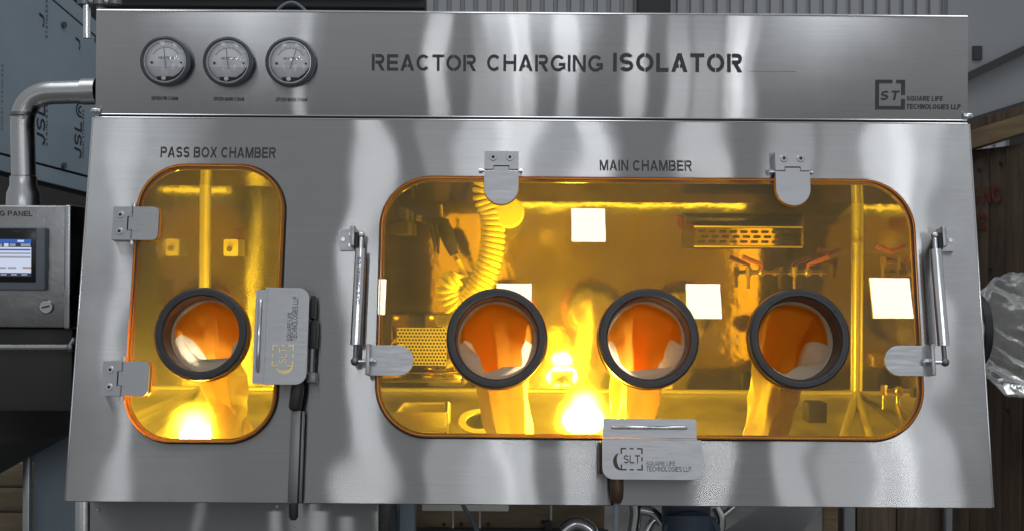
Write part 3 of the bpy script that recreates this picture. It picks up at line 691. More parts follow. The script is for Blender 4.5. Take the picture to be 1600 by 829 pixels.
# ---- pressure gauges
def gauge(px, py, ang, cap, capbox):
    x, z = U(px, py); mx = MU @ Matrix.Translation((x, 0, z)); g = pivot('pressure_gauge', iso, mx); r = .0605
    b = nb(); lathe(b, [(r - .002, 0), (r, -.003), (r, -.014), (r - .003, -.0165), (r - .006, -.0172), (r - .009, -.0155), (r - .0095, -.008), (r - .011, -.003), (r - .011, 0)], 56); obj('bezel', b, 'bezel', g)
    ri = r - .0115
    b = nb(); lathe(b, [(ri + .0022, -.0145), (ri + .0022, -.004), (ri - .001, -.004), (ri + .0008, -.0145)], 56); obj('inner_ring', b, 'bright', g)
    b = nb(); disc(b, (0, 0), ri + .004, -.006, -.002, 48); obj('dial', b, 'dial', g)
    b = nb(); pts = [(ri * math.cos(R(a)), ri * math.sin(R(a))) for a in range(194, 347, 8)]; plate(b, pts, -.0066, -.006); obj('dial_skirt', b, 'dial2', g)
    b = nb()
    for k in range(25):
        a = R(150 - 120 * k / 24); r0 = .034; r1 = .040 if k % 4 == 0 else .037
        u = Vector((math.cos(a), 0, math.sin(a))); v = Vector((-u.z, 0, u.x)) * .0004
        b.faces.new([b.verts.new(p) for p in (u * r0 - v - Vector((0, .0064, 0)), u * r1 - v - Vector((0, .0064, 0)), u * r1 + v - Vector((0, .0064, 0)), u * r0 + v - Vector((0, .0064, 0)))])
    for k in range(20):
        a0, a1 = R(150 - 6 * k), R(144 - 6 * k)
        b.faces.new([b.verts.new((q * math.cos(a), -.00645, q * math.sin(a))) for a, q in ((a0, .0335), (a1, .0335), (a1, .0341), (a0, .0341))])
    obj('scale', b, 'inkdial', g, mx, None)
    obj('dial_lettering', fit_text('NEXTECH', (-.018, .019, .006, .012), -.0064, bold=.01), 'inkdial', g)
    b = nb()
    for k, (wd, zz) in enumerate(((.013, .001), (.017, -.003), (.015, -.007))): box(b, (-wd, -.0066, zz - .0006), (wd, -.0061, zz + .0006))
    obj('fine_print', b, 'dial2', g)
    u = Vector((math.cos(R(ang)), 0, math.sin(R(ang)))); b = nb(); tube(b, [u * -.004 + Vector((0, -.0085, -.012)), u * .040 + Vector((0, -.0085, -.006))], .0006, 6); obj('needle', b, 'ink', g)
    for sx_, rr in ((-.034, .0032), (.037, .0024)):
        b = nb(); disc(b, (sx_, -.003), rr, -.009, -.006, 12); obj('dial_screw', b, 'ink', g)
    b = nb(); box(b, (-.012, -.0075, -.034), (.005, -.0067, -.020)); obj('sticker', b, 'sticker', g)
    b = nb(); plate(b, [(-.022, -.037), (.02, -.037), (.034, -.0275), (.044, -.014), (.0465, -.014), (.044, -.028), (.030, -.040), (.0, -.0475), (-.018, -.0445)], -.010, -.0068); obj('lower_bracket', b, 'black', g)
    b = nb(); disc(b, (-.003, -.042), .0055, -.0145, -.0102, 14); obj('zero_knob', b, 'bright', g)
    b = nb(); n = 7; prof = [((ri + .003) * math.cos(R(90 * k / n)) if k < n else .0004, -.010 - .016 * math.sin(R(90 * k / n))) for k in range(n + 1)]
    lathe(b, prof, 40, (0, 0), False); obj('dome_cover', b, 'clear', g, mx, 80)
    obj('caption', fit_text(cap, pbox(U, *capbox), -.0008, bold=.01), 'ink', upper, MU)
gauge(260.5, 97, 97, 'DP/DH PB CHAM', (237, 278, 151, 157)); gauge(358, 98, 98, 'DP/DH MAIN CHAM', (334, 381, 152, 158)); gauge(455, 98.5, 70, 'DP/DH MAIN CHAM', (431, 480, 153, 159))

# ---- fittings inside the main chamber
def inner(name): return pivot(name, iso, Matrix())
# air grille on the back wall
g = inner('air_grille')
a = W(1086, 383, .64); c = W(1251, 357, .64); d0 = W(1067, 388, .742); d1 = W(1256, 334, .742)
b = nb(); vs = [b.verts.new(v) for v in ((a.x, .64, a.z), (c.x, .64, a.z), (c.x, .64, c.z), (a.x, .64, c.z), (d0.x, .742, d0.z), (d1.x, .742, d0.z), (d1.x, .742, d1.z), (d0.x, .742, d1.z))]
for q in ((0, 1, 2, 3), (4, 7, 6, 5), (0, 4, 5, 1), (1, 5, 6, 2), (2, 6, 7, 3), (3, 7, 4, 0)): b.faces.new([vs[i] for i in q])
obj('hood', b, 'inner', g)
for i in range(9):
    for j in range(3):
        x = a.x + (c.x - a.x) * (i + .62 + (.25 if j % 2 else 0)) / 10; z = a.z + (c.z - a.z) * (j + .75) / 3.5
        b = nb(); plate(b, rrect(x - .011, x + .011, z - .0042, z + .0042, .004, 4), .636, .6395); obj('slot', b, 'darkgap', g)
fr = [(a.x - .004, c.x + .004, a.z - .006, a.z - .001), (a.x - .004, c.x + .004, c.z + .001, c.z + .006)]
for x0, x1, z0, z1 in fr:
    b = nb(); box(b, (x0, .632, z0), (x1, .6395, z1), .001); obj('frame_bar', b, 'weld', g)
# perforated box at the lower left of the back wall
g = inner('perforated_box')
a = W(611, 578, .66); c = W(712, 490, .66)
b = nb(); box(b, (a.x, .66, a.z), (c.x, .742, c.z), .004); obj('housing', b, 'inner', g)
b = nb(); a2 = W(620, 570, .655); c2 = W(698, 512, .655)
plate(b, rrect(a2.x, c2.x, a2.z, c2.z, .003), .655, .6595); obj('perforated_plate', b, 'weld', g)
b = nb()
nx, nz = 15, 11
for i in range(nx):
    for j in range(nz):
        x = a2.x + (c2.x - a2.x) * (i + .35 + (.5 if j % 2 else 0)) / (nx + .2); z = a2.z + (c2.z - a2.z) * (j + .6) / (nz + .2)
        disc(b, (x, z), .0036, .6535, .6545, 8)
obj('holes', b, 'darkgap', g)['kind'] = 'stuff'
b = nb(); box(b, (a.x - .02, .60, a.z - .03), (c.x + .02, .742, a.z - .002), .003); obj('ledge', b, 'inner', g)
# sample tray at the lower left
g = inner('floor_tray')
a = W(618, 672, .12); c = W(704, 632, .30)
b = nb(); zz = a.z
for x0, y0, x1, y1 in ((a.x, .10, c.x, .106), (a.x, .30, c.x, .306), (a.x, .106, a.x + .006, .30), (c.x - .006, .106, c.x, .30)): box(b, (x0, y0, zz), (x1, y1, zz + .05), .001)
obj('rim', b, 'weld', g)
b = nb(); box(b, (a.x + .007, .107, zz), (c.x - .007, .299, zz + .004)); obj('tray_bottom', b, 'inner', g)
b = nb(); cyl(b, (c.x + .001, .11, zz - .02), (c.x + .001, .11, zz + .075), .006, 12); obj('corner_post', b, 'bright', g)
# round drain flange
p = W(748, 660, .10); g = inner('drain_flange'); mxd = Matrix.Translation((p.x, .12, p.z - .004)) @ Matrix.Rotation(R(-62), 4, 'X')
b = nb(); lathe(b, [(.052, 0), (.052, -.008), (.034, -.008), (.034, 0)], 32); obj('flange_ring', b, 'weld', g, mxd)
b = nb(); disc(b, (0, 0), .0335, -.003, .0, 32); obj('flange_opening', b, 'darkgap', g, mxd)
# ball valves with red levers
def valve(px, py, Y, sgn=1, lever=True):
    p = W(px, py, Y); mx = Matrix.Translation(p); v = pivot('ball_valve', iso, mx)
    b = nb(); cyl(b, (-.04, 0, 0), (.055, 0, 0), .0065, 12); bmesh.ops.create_uvsphere(b, u_segments=14, v_segments=8, radius=.014, matrix=Matrix.Translation((0, 0, 0))); obj('valve_body', b, 'brass', v)
    b = nb(); cyl(b, (-.04, 0, -.012), (-.04, 0, .016), .009, 6); cyl(b, (.035, 0, 0), (.042, 0, 0), .012, 6); obj('fitting', b, 'brass', v)
    if lever: b = nb(); tube(b, [(0, -.004, .012), (0, -.004, .022), (-.02 * sgn, -.006, .03), (-.06 * sgn, -.008, .046)], .006, 10, True, [.005, .005, .007, .0075]); (obj('lever', b, 'redlever', v))
    b = nb(); cyl(b, (-.04, 0, -.012), (-.04, 0, -.05), .005, 10); obj('outlet_pipe', b, 'brass', v)
valve(1402, 410, .45); valve(1190, 425, .66); valve(1262, 425, .66, -1); valve(1404, 610, .30, 1, False)
g = inner('drop_pipe'); p = W(1403, 618, .28); q = W(1412, 665, .22); b = nb(); tube(b, [p, p + Vector((0, 0, -.03)), q], .006, 10); obj('pipe', b, 'brass', g)
p = W(1424, 612, .2); b = nb(); cyl(b, p, p + Vector((.05, 0, 0)), .014, 14); obj('pipe_plug', b, 'black', g)
g = inner('instrument_bracket'); p = W(627, 350, .60); b = nb(); box(b, (p.x - .035, .60, p.z - .03), (p.x + .02, .74, p.z + .01), .004); box(b, (p.x - .01, .61, p.z + .011), (p.x + .012, .73, p.z + .05), .004); obj('bracket_block', b, 'gun', g)
g = inner('cable_entry'); p = W(795, 333, .3); b = nb(); lathe(b, [(.0005, .0), (.042, .0), (.042, -.02), (.036, -.026), (.0005, -.028)], 32, (0, 0), False); obj('entry_cap', b, 'hose', g, Matrix.Translation(p))
g = inner('socket_box'); p = W(1280, 640, .30); b = nb(); box(b, (p.x - .03, .30, p.z - .035), (p.x + .022, .36, p.z + .02), .004); obj('socket_cover', b, 'gun', g)
g = inner('side_bracket'); p = W(1366, 562, .5); b = nb(); box(b, (p.x - .012, .47, p.z - .018), (p.x + .025, .53, p.z + .018), .004); cyl(b, p + Vector((0, -.04, 0)), p + Vector((0, .02, 0)), .012, 12); obj('bracket_clamp', b, 'brass', g)
# pass box: a small latch plate on the back wall
g = inner('door_latch_plate'); p = W(361, 387, .71); b = nb(); plate(b, rrect(-.022, .022, -.026, .026, .006), -.004, 0); obj('latch_plate', b, 'weld', g, Matrix.Translation(p)); b = nb(); cyl(b, (0, -.02, -.004), (0, -.004, -.004), .009, 14); obj('latch_knob', b, 'bright', g, Matrix.Translation(p))

# ================================================================== lamps inside the chambers
def chamber_lamp(p, r, power, label, tilt):
    t = thing('work_lamp', label, 'lamp', p, 'work lamps inside the chambers')
    mx = Matrix.Translation(p) @ Matrix.Rotation(tilt, 4, 'X')
    q = (-r, r, -r * .66, r * .66)
    b = nb(); plate(b, rrect(*inset(q, -.006), r * .66 + .006), -.012, .012, [rrect(*q, r * .66)]); obj('frame', b, 'bright', t, mx)
    b = nb(); plate(b, rrect(*inset(q, .0003), r * .66), -.006, .010); obj('lens', b, 'lens', t, mx)
    b = nb(); box(b, (-r * .8, .0105, -r * .5), (r * .8, .026, r * .5), .004); obj('heat_sink', b, 'gun', t, mx)
    b = nb(); cyl(b, (0, .022, 0), (0, .034, -.06), .008, 10); obj('bracket', b, 'bright', t, mx)
    l = bpy.data.lights.new('lamp_light', 'POINT'); l.energy = power; l.shadow_soft_size = .03; l.color = (1.0, .96, .88)
    o = bpy.data.objects.new('lamp_light', l); o.parent = t; C.objects.link(o); o.location = (0, -.05, .045)
    return t
chamber_lamp(W(911, 657, .15), .053, 30.0, 'glaring round white lamp low in the main chamber beside the latch', R(-20))
chamber_lamp(W(312, 684, .18), .050, 25.0, 'glaring lamp at the bottom of the pass box window', R(-40))

def strip_lamp(x, wd, z, power, label):
    """slim lamp under the chamber roof just behind the front panel"""
    y = slope_y(z) + .05; t = thing('strip_lamp', label, 'lamp', (x, y, z), 'strip lamps under the chamber roofs')
    mx = Matrix.Translation((x, y, z)); b = nb(); box(b, (-wd / 2 - .01, -.018, .0), (wd / 2 + .01, .018, .016), .002); obj('housing', b, 'bright', t, mx)
    b = nb(); box(b, (-wd / 2, -.013, -.006), (wd / 2, .013, -.0005), .002); obj('diffuser', b, 'strip', t, mx)
    l = bpy.data.lights.new('lamp_light', 'AREA'); l.shape = 'RECTANGLE'; l.size = wd; l.size_y = .07; l.energy = power; l.color = (1, .96, .88)
    o = bpy.data.objects.new('lamp_light', l); o.parent = t; C.objects.link(o); o.location = (0, 0, -.008); o.rotation_euler = (R(6), 0, 0)
strip_lamp(.42, .9, 1.738, 0.9, 'slim strip lamp under the roof of the main chamber')
strip_lamp(-.72, .25, 1.782, 0.25, 'slim strip lamp under the roof of the pass box')

# ================================================================== glove sleeves
def sleeve(px, py, r, drift, label, seed, length=1.0, twist=0.0, vee=(0, 0)):
    x, z = port_c(px, py); o = MS @ Vector((x, .012, z))
    t = thing('glove_sleeve', label, 'glove', o, 'glove sleeves hanging in the ports')
    rnd = random.Random(seed); K = 10; ST = 6
    tab = [[1.0] * K] + [[(rnd.uniform(.90, 1.05) if j % 2 else rnd.uniform(.58, .84) if q > 1 else rnd.uniform(.60, .86)) for j in range(K)] for q in range(1, ST)]
    off = [0.0] + [rnd.uniform(-.25, .25) + twist * q / ST for q in range(1, ST)]
    b = nb(); seg = 80; rings = []; cen = []; cen_rings = []; n = 40; c = o.copy(); ri = r * .80
    def prof(q, a):
        u = ((a + off[q]) / (2 * math.pi) * K) % K; j = int(u); f = u - j
        ang0, ang1 = 2 * math.pi * j / K, 2 * math.pi * (j + 1) / K
        p0 = Vector((math.cos(ang0), math.sin(ang0))) * tab[q][j]; p1 = Vector((math.cos(ang1), math.sin(ang1))) * tab[q][(j + 1) % K]
        p = p0.lerp(p1, f); co, si = math.cos(-off[q]), math.sin(-off[q])
        return Vector((p.x * co - p.y * si, p.x * si + p.y * co))
    for i in range(n + 1):
        s = i / n
        bend = min(1.0, max(0.0, (s - .04) / .40)); bend = bend * bend * (3 - 2 * bend)
        phi = TH + (R(88) - TH) * bend
        d = Vector((0, math.cos(phi), -math.sin(phi))); v = Vector((0, math.sin(phi), math.cos(phi)))
        if i: c = c + (d + Vector((drift, 0, 0)) * s) * (.44 * length / n)
        fold = min(1.0, max(0, (s - .03) / .45))
        rx = ri * (1.0 - .40 * s); ry = ri * (1.0 - .34 * fold)
        q = min(ST - 2, int(s * (ST - 1))); f = s * (ST - 1) - q; ring = []
        for k in range(seg):
            a = 2 * math.pi * k / seg
            p = Vector((math.cos(a), math.sin(a))) if q == 0 and f == 0 else (prof(q, a).lerp(prof(q + 1, a), f) if q > 0 else Vector((math.cos(a), math.sin(a))).lerp(prof(1, a), f))
            w_ = Vector((math.cos(a) * 2.2, math.sin(a) * 2.2, s * 9 + seed)); p = p * (1 + .06 * fold * noise.noise(w_))
            ring.append(b.verts.new(c + Vector((1, 0, 0)) * (rx * p.x) + v * (ry * p.y)))
        rings.append(ring); cen.append(c.copy()); cen_rings.append([v_.co.copy() for v_ in ring])
    for p, q in zip(rings, rings[1:]):
        for k in range(seg): b.faces.new((p[k], p[(k + 1) % seg], q[(k + 1) % seg], q[k]))
    obj('sleeve', b, 'sleeve', t, Matrix(), 16)
    # added orange wedge: lamp glow put into the colour, narrowing down the back
    b = nb(); rr2 = []
    for i, ring in enumerate(cen_rings):
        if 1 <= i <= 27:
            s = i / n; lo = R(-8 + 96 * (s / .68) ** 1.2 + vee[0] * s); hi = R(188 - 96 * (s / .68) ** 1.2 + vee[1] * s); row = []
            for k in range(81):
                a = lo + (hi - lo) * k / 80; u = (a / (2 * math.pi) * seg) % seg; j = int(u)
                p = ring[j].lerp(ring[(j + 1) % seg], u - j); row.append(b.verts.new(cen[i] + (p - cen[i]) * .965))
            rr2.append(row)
    for p, q in zip(rr2, rr2[1:]):
        for k in range(80): b.faces.new((p[k], p[k + 1], q[k + 1], q[k]))
    obj('glow_wedge', b, 'backglow', t, Matrix(), 16)
    # cuff bead round the port and the glove hand at the end
    b = nb(); lathe(b, [(ri + .003, .004), (ri + .003, -.004), (ri - .003, -.004), (ri - .003, .004)], 48); obj('cuff', b, 'sleeve', t, MS @ Matrix.Translation((x, .012, z)))
    b = nb(); palm = c + Vector((0, 0, .01))
    down = length < .6                       # a short sleeve lets the hand hang, a long one lays it on the floor
    def zfl(p, h): return Vector((p.x, p.y, max(p.z, ZF - .12 * (YBM - p.y) / (YBM - slope_y(ZFF)) + h)))
    def hp(x_, f_, h): return palm + Vector((x_, -f_ * .3, -f_)) if down else zfl(palm + Vector((x_, -f_, -.05 - f_ * .1)), h)
    tube(b, [palm, hp(0, .04, .045), hp(0, .085, .03)], .04, 16, True, [.046, .042, .030])
    for k, (fx, fl) in enumerate(((-.030, .050), (-.011, .062), (.009, .066), (.027, .055))):
        tube(b, [hp(fx * .8, .07, .022), hp(fx, .085 + fl * .5, .026), hp(fx * 1.1, .085 + fl, .014)], .011, 10, True, [.012, .0115, .008])
    tube(b, [hp(.034, .03, .03), hp(.052, .05, .03), hp(.058, .08, .016)], .012, 10, True, [.013, .012, .009])
    obj('glove_hand', b, 'sleeve', t, Matrix(), 60)
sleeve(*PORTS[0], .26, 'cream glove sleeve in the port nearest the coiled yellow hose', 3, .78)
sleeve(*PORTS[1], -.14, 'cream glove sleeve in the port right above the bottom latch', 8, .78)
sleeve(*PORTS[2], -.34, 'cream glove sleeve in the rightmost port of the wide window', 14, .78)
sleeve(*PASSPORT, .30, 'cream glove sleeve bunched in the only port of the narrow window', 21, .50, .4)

# ================================================================== coiled hose and blow gun
t = thing('air_gun', 'dark blow gun with a yellow coiled air hose hanging inside the main chamber', 'air gun', W(700, 380, .32))
YH = .30
key = [(770, 262), (757, 300), (768, 335), (770, 375), (764, 410), (752, 440), (733, 468), (714, 478), (702, 462), (700, 446), (712, 432)]
path = [W(px, py, YH) for px, py in key]
def smooth_path(p, m):
    out = []
    for i in range(len(p) - 1):
        a, b_, c_, d_ = p[max(i - 1, 0)], p[i], p[i + 1], p[min(i + 2, len(p) - 1)]
        for k in range(m):
            s = k / m
            out.append(.5 * ((2 * b_) + (c_ - a) * s + (2 * a - 5 * b_ + 4 * c_ - d_) * s * s + (3 * b_ - a - 3 * c_ + d_) * s ** 3))
    return out + [p[-1]]
sp = smooth_path(path, 24)
acc = [0.0]
for a, c in zip(sp, sp[1:]): acc.append(acc[-1] + (c - a).length)
PITCH = .0148; hel = []; turns = acc[-1] / PITCH; n = int(turns * 18); j = 0
for i in range(n + 1):
    s = acc[-1] * i / n
    while j < len(acc) - 2 and acc[j + 1] < s: j += 1
    f = (s - acc[j]) / max(1e-9, acc[j + 1] - acc[j]); p = sp[j].lerp(sp[j + 1], f); d = (sp[j + 1] - sp[j]).normalized()
    u = d.cross(Vector((0, 1, 0))).normalized(); v = Vector((0, 1, 0)); a = 2 * math.pi * s / PITCH; r = .0275
    hel.append(p + u * (r * math.cos(a)) + v * (r * math.sin(a)))
g_end = W(714, 403, YH)
hel += [hel[-1].lerp(W(728, 436, YH), .6), W(729, 430, YH), W(722, 418, YH), g_end]
b = nb(); tube(b, hel, .0068, 8); obj('coiled_hose', b, 'hose', t, Matrix(), 70)
b = nb(); cyl(b, W(711.5, 398, YH), W(716, 406, YH), .0085, 12); obj('hose_coupling', b, 'brass', t, Matrix())
hp = [W(px, py, YH) for px, py in ((710, 398), (703, 380), (697, 362), (692, 350))]
b = nb(); tube(b, hp, .016, 14, True, [.012, .018, .021, .018]); obj('grip', b, 'gun', t, Matrix())
b = nb(); tube(b, [W(px, py, YH) for px, py in ((699, 352), (688, 348), (672, 346), (659, 342))], .014, 14, True, [.016, .017, .013, .009]); obj('barrel', b, 'gun', t, Matrix())
b = nb(); cyl(b, W(660, 342.5, YH), W(651, 340.5, YH), .008, 12); obj('nozzle', b, 'brass', t, Matrix())
for pts in (((672, 350), (678, 372), (680, 394)), ((681, 352), (684, 375), (685, 397))):
    b = nb(); tube(b, [W(px, py, YH - .004) for px, py in pts], .005, 8, True, [.010, .006, .0025]); obj('trigger', b, 'gun', t, Matrix())
b = nb(); tube(b, [W(690, 345, YH), W(689, 322, YH), W(689, 322, YH + .02)], .0055, 10); obj('hanging_hook', b, 'brass', t, Matrix())

# ================================================================== operating panel on its pipe arm
YP = 0.12
t = thing('operating_panel', 'steel operating panel box with touchscreen hanging from a bent pipe', 'control panel', W(40, 510, YP))
a = W(-150, 510, YP); c = W(112, 321, YP)
b = nb(); box(b, (a.x, YP, a.z), (c.x - .004, YP + .16, c.z), .006, 3); enc = obj('enclosure', b, 'box', t, Matrix())
b = nb(); box(b, (c.x - .017, YP - .006, a.z - .002), (c.x, YP + .15, c.z + .001), .005, 3); obj('edge_trim', b, 'pipe', t, Matrix())
f2 = lambda px, py: ((lambda q: (q.x, q.z))(W(px, py, YP)))
obj('lettering', fit_text('OPERATING PANEL', pbox(f2, -62, 51, 329.5, 337.5), YP - .0008, bold=.012), 'ink', t, Matrix())
q = pbox(f2, -60, 76, 355.5, 453); b = nb(); box(b, (q[0], YP - .022, q[2]), (q[1], YP - .0005, q[3]), .005, 3); tsn = obj('touchscreen', b, 'hmi', t, Matrix())
q = pbox(f2, -48, 62, 357, 440); b = nb(); box(b, (q[0], YP - .0235, q[2]), (q[1], YP - .0215, q[3]), .0005); obj('screen_glass', b, 'hmiblack', tsn, Matrix())
def scr(px0, px1, py0, py1, m, k=0):
    q = pbox(f2, px0, px1, py0, py1); b = nb(); box(b, (q[0], YP - .0242 - k * .0004, q[2]), (q[1], YP - .0237, q[3])); obj('screen_field', b, m, tsn, Matrix())
scr(-40, 55, 374, 380, 's_blue', 0); scr(-40, 55, 380.2, 386, 's_dark', 0); scr(-40, 55, 386.2, 425.5, 's_white', 0); scr(-40, 55, 425.7, 431, 's_dark', 0)
scr(-20, 10, 381, 385.5, 's_grey', 1); scr(13, 20, 380.6, 385.6, 's_white', 1); scr(22, 31, 381, 385, 's_grey', 1); scr(39, 54, 381, 385, 's_grey', 1)
scr(-40, 54, 389, 391.5, 's_blue', 1); scr(-40, 54, 394.5, 397, 's_grey', 1); scr(-40, 54, 400, 403, 's_grey', 1)
scr(-10, 16, 416.5, 419.5, 's_grey', 1); scr(19, 32, 416.5, 419.5, 's_grey', 1); scr(42, 55, 416.5, 419.5, 's_tan', 1); scr(34, 44, 375.5, 378.5, 's_white', 1)
for px in (-8, 8, 24, 40): scr(px, px + 9, 427, 429.5, 's_grey', 1)
obj('screen_lettering', fit_text('SIMATIC HMI', pbox(f2, 27, 55, 360, 364.5), YP - .0242), 'bezel', tsn, Matrix())
obj('screen_lettering', fit_text('TOUCH', pbox(f2, 57, 60.5, 376, 398), YP - .0242, 90), 'bezel', tsn, Matrix())
p = W(73.5, 478.5, YP); b = nb(); mxk = Matrix.Translation(p); lathe(b, [(.0005, -.008), (.016, -.008), (.019, -.004), (.019, 0), (.0005, 0)], 28, (0, 0), False); lk = obj('key_lock', b, 'pipe', t, mxk)
b = nb(); box(b, (-.010, -.0095, -.002), (.010, -.0081, .002), .0, 2, Matrix.Rotation(R(-14), 4, 'Y')); obj('lock_slot', b, 'black', lk, mxk)
# handle rail below
a = W(-60, 541.5, YP - .03); c = W(108, 541.5, YP - .03); b = nb(); tube(b, [a, c, W(117, 528, YP - .03)], .0075, 12); obj('handle_rail', b, 'pipe', t, Matrix())
b = nb(); bmesh.ops.create_uvsphere(b, u_segments=12, v_segments=8, radius=.011, matrix=Matrix.Translation(W(110, 543, YP - .03))); cyl(b, W(110, 543, YP - .03), W(112, 535, YP + .10), .006, 10); obj('rail_joint', b, 'darksteel', t, Matrix())
b = nb(); p = W(-80, 519, YP + .03); q2 = W(113, 513, YP + .03); box(b, (p.x, YP + .03, p.z - .20), (q2.x, YP + .14, q2.z), .004); obj('underside_tray', b, 'tank', t, Matrix())
# the arm
YA = YP + .07
sc_ = (YA + 2.7) / F
def arc_pts(c0, c1, c2, n=10):
    return [(c0 * (1 - s) ** 2 + c1 * 2 * s * (1 - s) + c2 * s * s) for s in [k / n for k in range(n + 1)]]
P1 = W(37, 275, YA); P2 = W(35, 200, YA); PC = W(33, 146, YA); P3 = W(85, 145, YA); P4 = W(135, 143.5, YA)
b = nb(); tube(b, [P1] + arc_pts(P2, PC, P3, 14) + [P4], 18 * sc_, 28); obj('arm_pipe', b, 'pipe', t, Matrix(), 50)
b = nb(); cyl(b, W(130, 143.5, YA), W(152, 143, YA), 20.5 * sc_, 28); obj('arm_collar', b, 'pipe', t, Matrix())
b = nb(); tube(b, [W(37, 322, YA), W(37, 302, YA), W(36.5, 290, YA), W(36.5, 276, YA)], .03, 28, True, [26 * sc_, 25 * sc_, 20 * sc_, 20 * sc_]); obj('arm_socket', b, 'pipe', t, Matrix())
b = nb(); cyl(b, W(35, 181, YA - .02), W(35, 176.5, YA - .02), 18.4 * sc_, 28); obj('arm_joint', b, 'darksteel', t, Matrix())
p = W(35, 183, YA - 18 * sc_); b = nb(); disc(b, (p.x, p.z), .005, p.y - .004, p.y + .002, 12); obj('arm_screw', b, 'bright', t, Matrix())

# ================================================================== plastic bag on the side port
YB = .22
t = thing('bag_out_port', 'black round side port at the right edge holding the clear bag', 'port', W(1536, 520, YB))
mx = Matrix.Translation(W(1517, 516, YB)) @ Matrix.Rotation(R(90), 4, 'Z')
b = nb(); lathe(b, [(.088, .09), (.088, -.012), (.078, -.012), (.078, .09)], 40); obj('port_tube', b, 'pipe', t, mx)
b = nb(); lathe(b, [(.097, .0), (.097, -.018), (.088, -.022), (.0785, -.022), (.0785, .0)], 40); obj('clamp_ring', b, 'black', t, mx)
bag = nb(); n, seg = 60, 110; rings = []
o = W(1518, 516, YB)
for i in range(n + 1):
    s = i / n; c = o + Vector((.02 + .50 * s, -.02 * s, -.02 * s - .10 * s * s)); r = .092 + .062 * min(1, s * 7) + .03 * s
    ring = []
    for k in range(seg):
        a = 2 * math.pi * k / seg
        q = Vector((s * 2.2, 2.1 * math.cos(a + s), 2.1 * math.sin(a + s)))
        wv = abs(noise.noise(q * 1.3)) * .30 + abs(noise.noise(q * 3.1 + Vector((5, 1, 2)))) * .12 + abs(noise.noise(q * 7 + Vector((1, 7, 3)))) * .03
        rr = r * (1.08 - min(1, s * 6) * wv)
        ring.append(bag.verts.new(c + Vector((noise.noise(q * 2) * .03 * s, rr * math.cos(a) * .9, rr * math.sin(a)))))
    rings.append(ring)
for p, q in zip(rings, rings[1:]):
    for k in range(seg): bag.faces.new((p[k], p[(k + 1) % seg], q[(k + 1) % seg], q[k]))
bag.faces.new(rings[-1])
o2 = obj('plastic_bag', bag, 'film', None, Matrix(), 180); tag(o2, 'crumpled clear plastic bag hanging from the black side port', 'bag')

# ================================================================== surroundings
b = nb(); box(b, (-8, -12, -.05), (8, 8.2, 0)); o = obj('floor', b, 'concrete', None, Matrix()); o['kind'] = 'structure'
b = nb(); box(b, (-8, 8, 0.0), (8, 8.1, 7)); o = obj('back_wall', b, 'wallgrey', None, Matrix()); o['kind'] = 'structure'
# corrugated cladding above
t = thing('corrugated_wall', 'grey corrugated metal cladding seen above the isolator', 'wall', (0.6, 4.2, 0))
pitch = .083; xs0 = W(664, 10, 4.2).x
for pnl in range(4):
    b = nb(); prof = []
    for k in range(11):
        x = xs0 + pnl * pitch * 11 + k * pitch
        prof += [(x, 4.2), (x + .052, 4.2), (x + .058, 4.228), (x + .077, 4.228)]
    prof.append((xs0 + (pnl + 1) * pitch * 11, 4.2)); prof = prof[:-1] + [(xs0 + (pnl + 1) * pitch * 11 - .001, 4.2)]
    lo = [b.verts.new((x, y, .4)) for x, y in prof]; hi = [b.verts.new((x, y, 5.0)) for x, y in prof]
    lo2 = [b.verts.new((x, y + .004, .4)) for x, y in prof]; hi2 = [b.verts.new((x, y + .004, 5.0)) for x, y in prof]
    for k in range(len(prof) - 1):
        b.faces.new((lo[k], lo[k + 1], hi[k + 1], hi[k])); b.faces.new((lo2[k + 1], lo2[k], hi2[k], hi2[k + 1]))
    obj('cladding_sheet', b, 'clad', t, Matrix(), 20)
p = W(1022, 10, 4.1); b = nb(); box(b, (p.x - .10, 4.08, 1.0), (p.x + .10, 4.18, 5.0), .01); o = obj('steel_column', b, 'beam', None, Matrix()); tag(o, 'dark upright column against the grey cladding', 'column')
# dark beams left of the cladding
t = thing('roof_beam', 'dark horizontal steel beams above the gauges', 'beam', W(420, 8, 3.6))
for k, (y0, y1) in enumerate(((-40, -8), (-6, 9), (11, 17))):
    a = W(160, y1, 3.6 + .05 * k); c = W(664, y0, 3.6 + .05 * k); b = nb(); box(b, (a.x, 3.6 + .05 * k, a.z), (c.x, 3.75 + .05 * k, c.z), .01); obj('beam_flange', b, 'beam', t, Matrix())
p = W(455, 20, .4); b = nb(); pts = [W(425 + 60 * k / 12, 26 - 22 * math.sin(math.pi * k / 12), .4) for k in range(13)]; tube(b, pts, .0045, 8); o = obj('roof_cable', b, 'greycable', None, Matrix()); tag(o, 'thin grey cable arching over the top edge behind the gauges', 'cable')
# valve pipes behind the top left corner
t = thing('vent_pipe', 'small shiny vent pipes standing behind the top left corner', 'pipe', W(140, 50, .5))
b = nb(); tube(b, [W(136, 60, .5), W(136, 20, .5), W(136, -20, .5)], .011, 14); obj('riser', b, 'bright', t, Matrix())
b = nb(); cyl(b, W(123, 2, .5), W(185, 4, .5), .011, 14); obj('cross_pipe', b, 'pipe', t, Matrix())
for px in (132, 156, 180):
    b = nb(); cyl(b, W(px, 8, .5), W(px, -5, .5), .02, 12); obj('pipe_fitting', b, 'darksteel', t, Matrix())
b = nb(); cyl(b, W(156, 10, .52), W(156, 40, .52), .009, 12); obj('riser', b, 'pipe', t, Matrix())
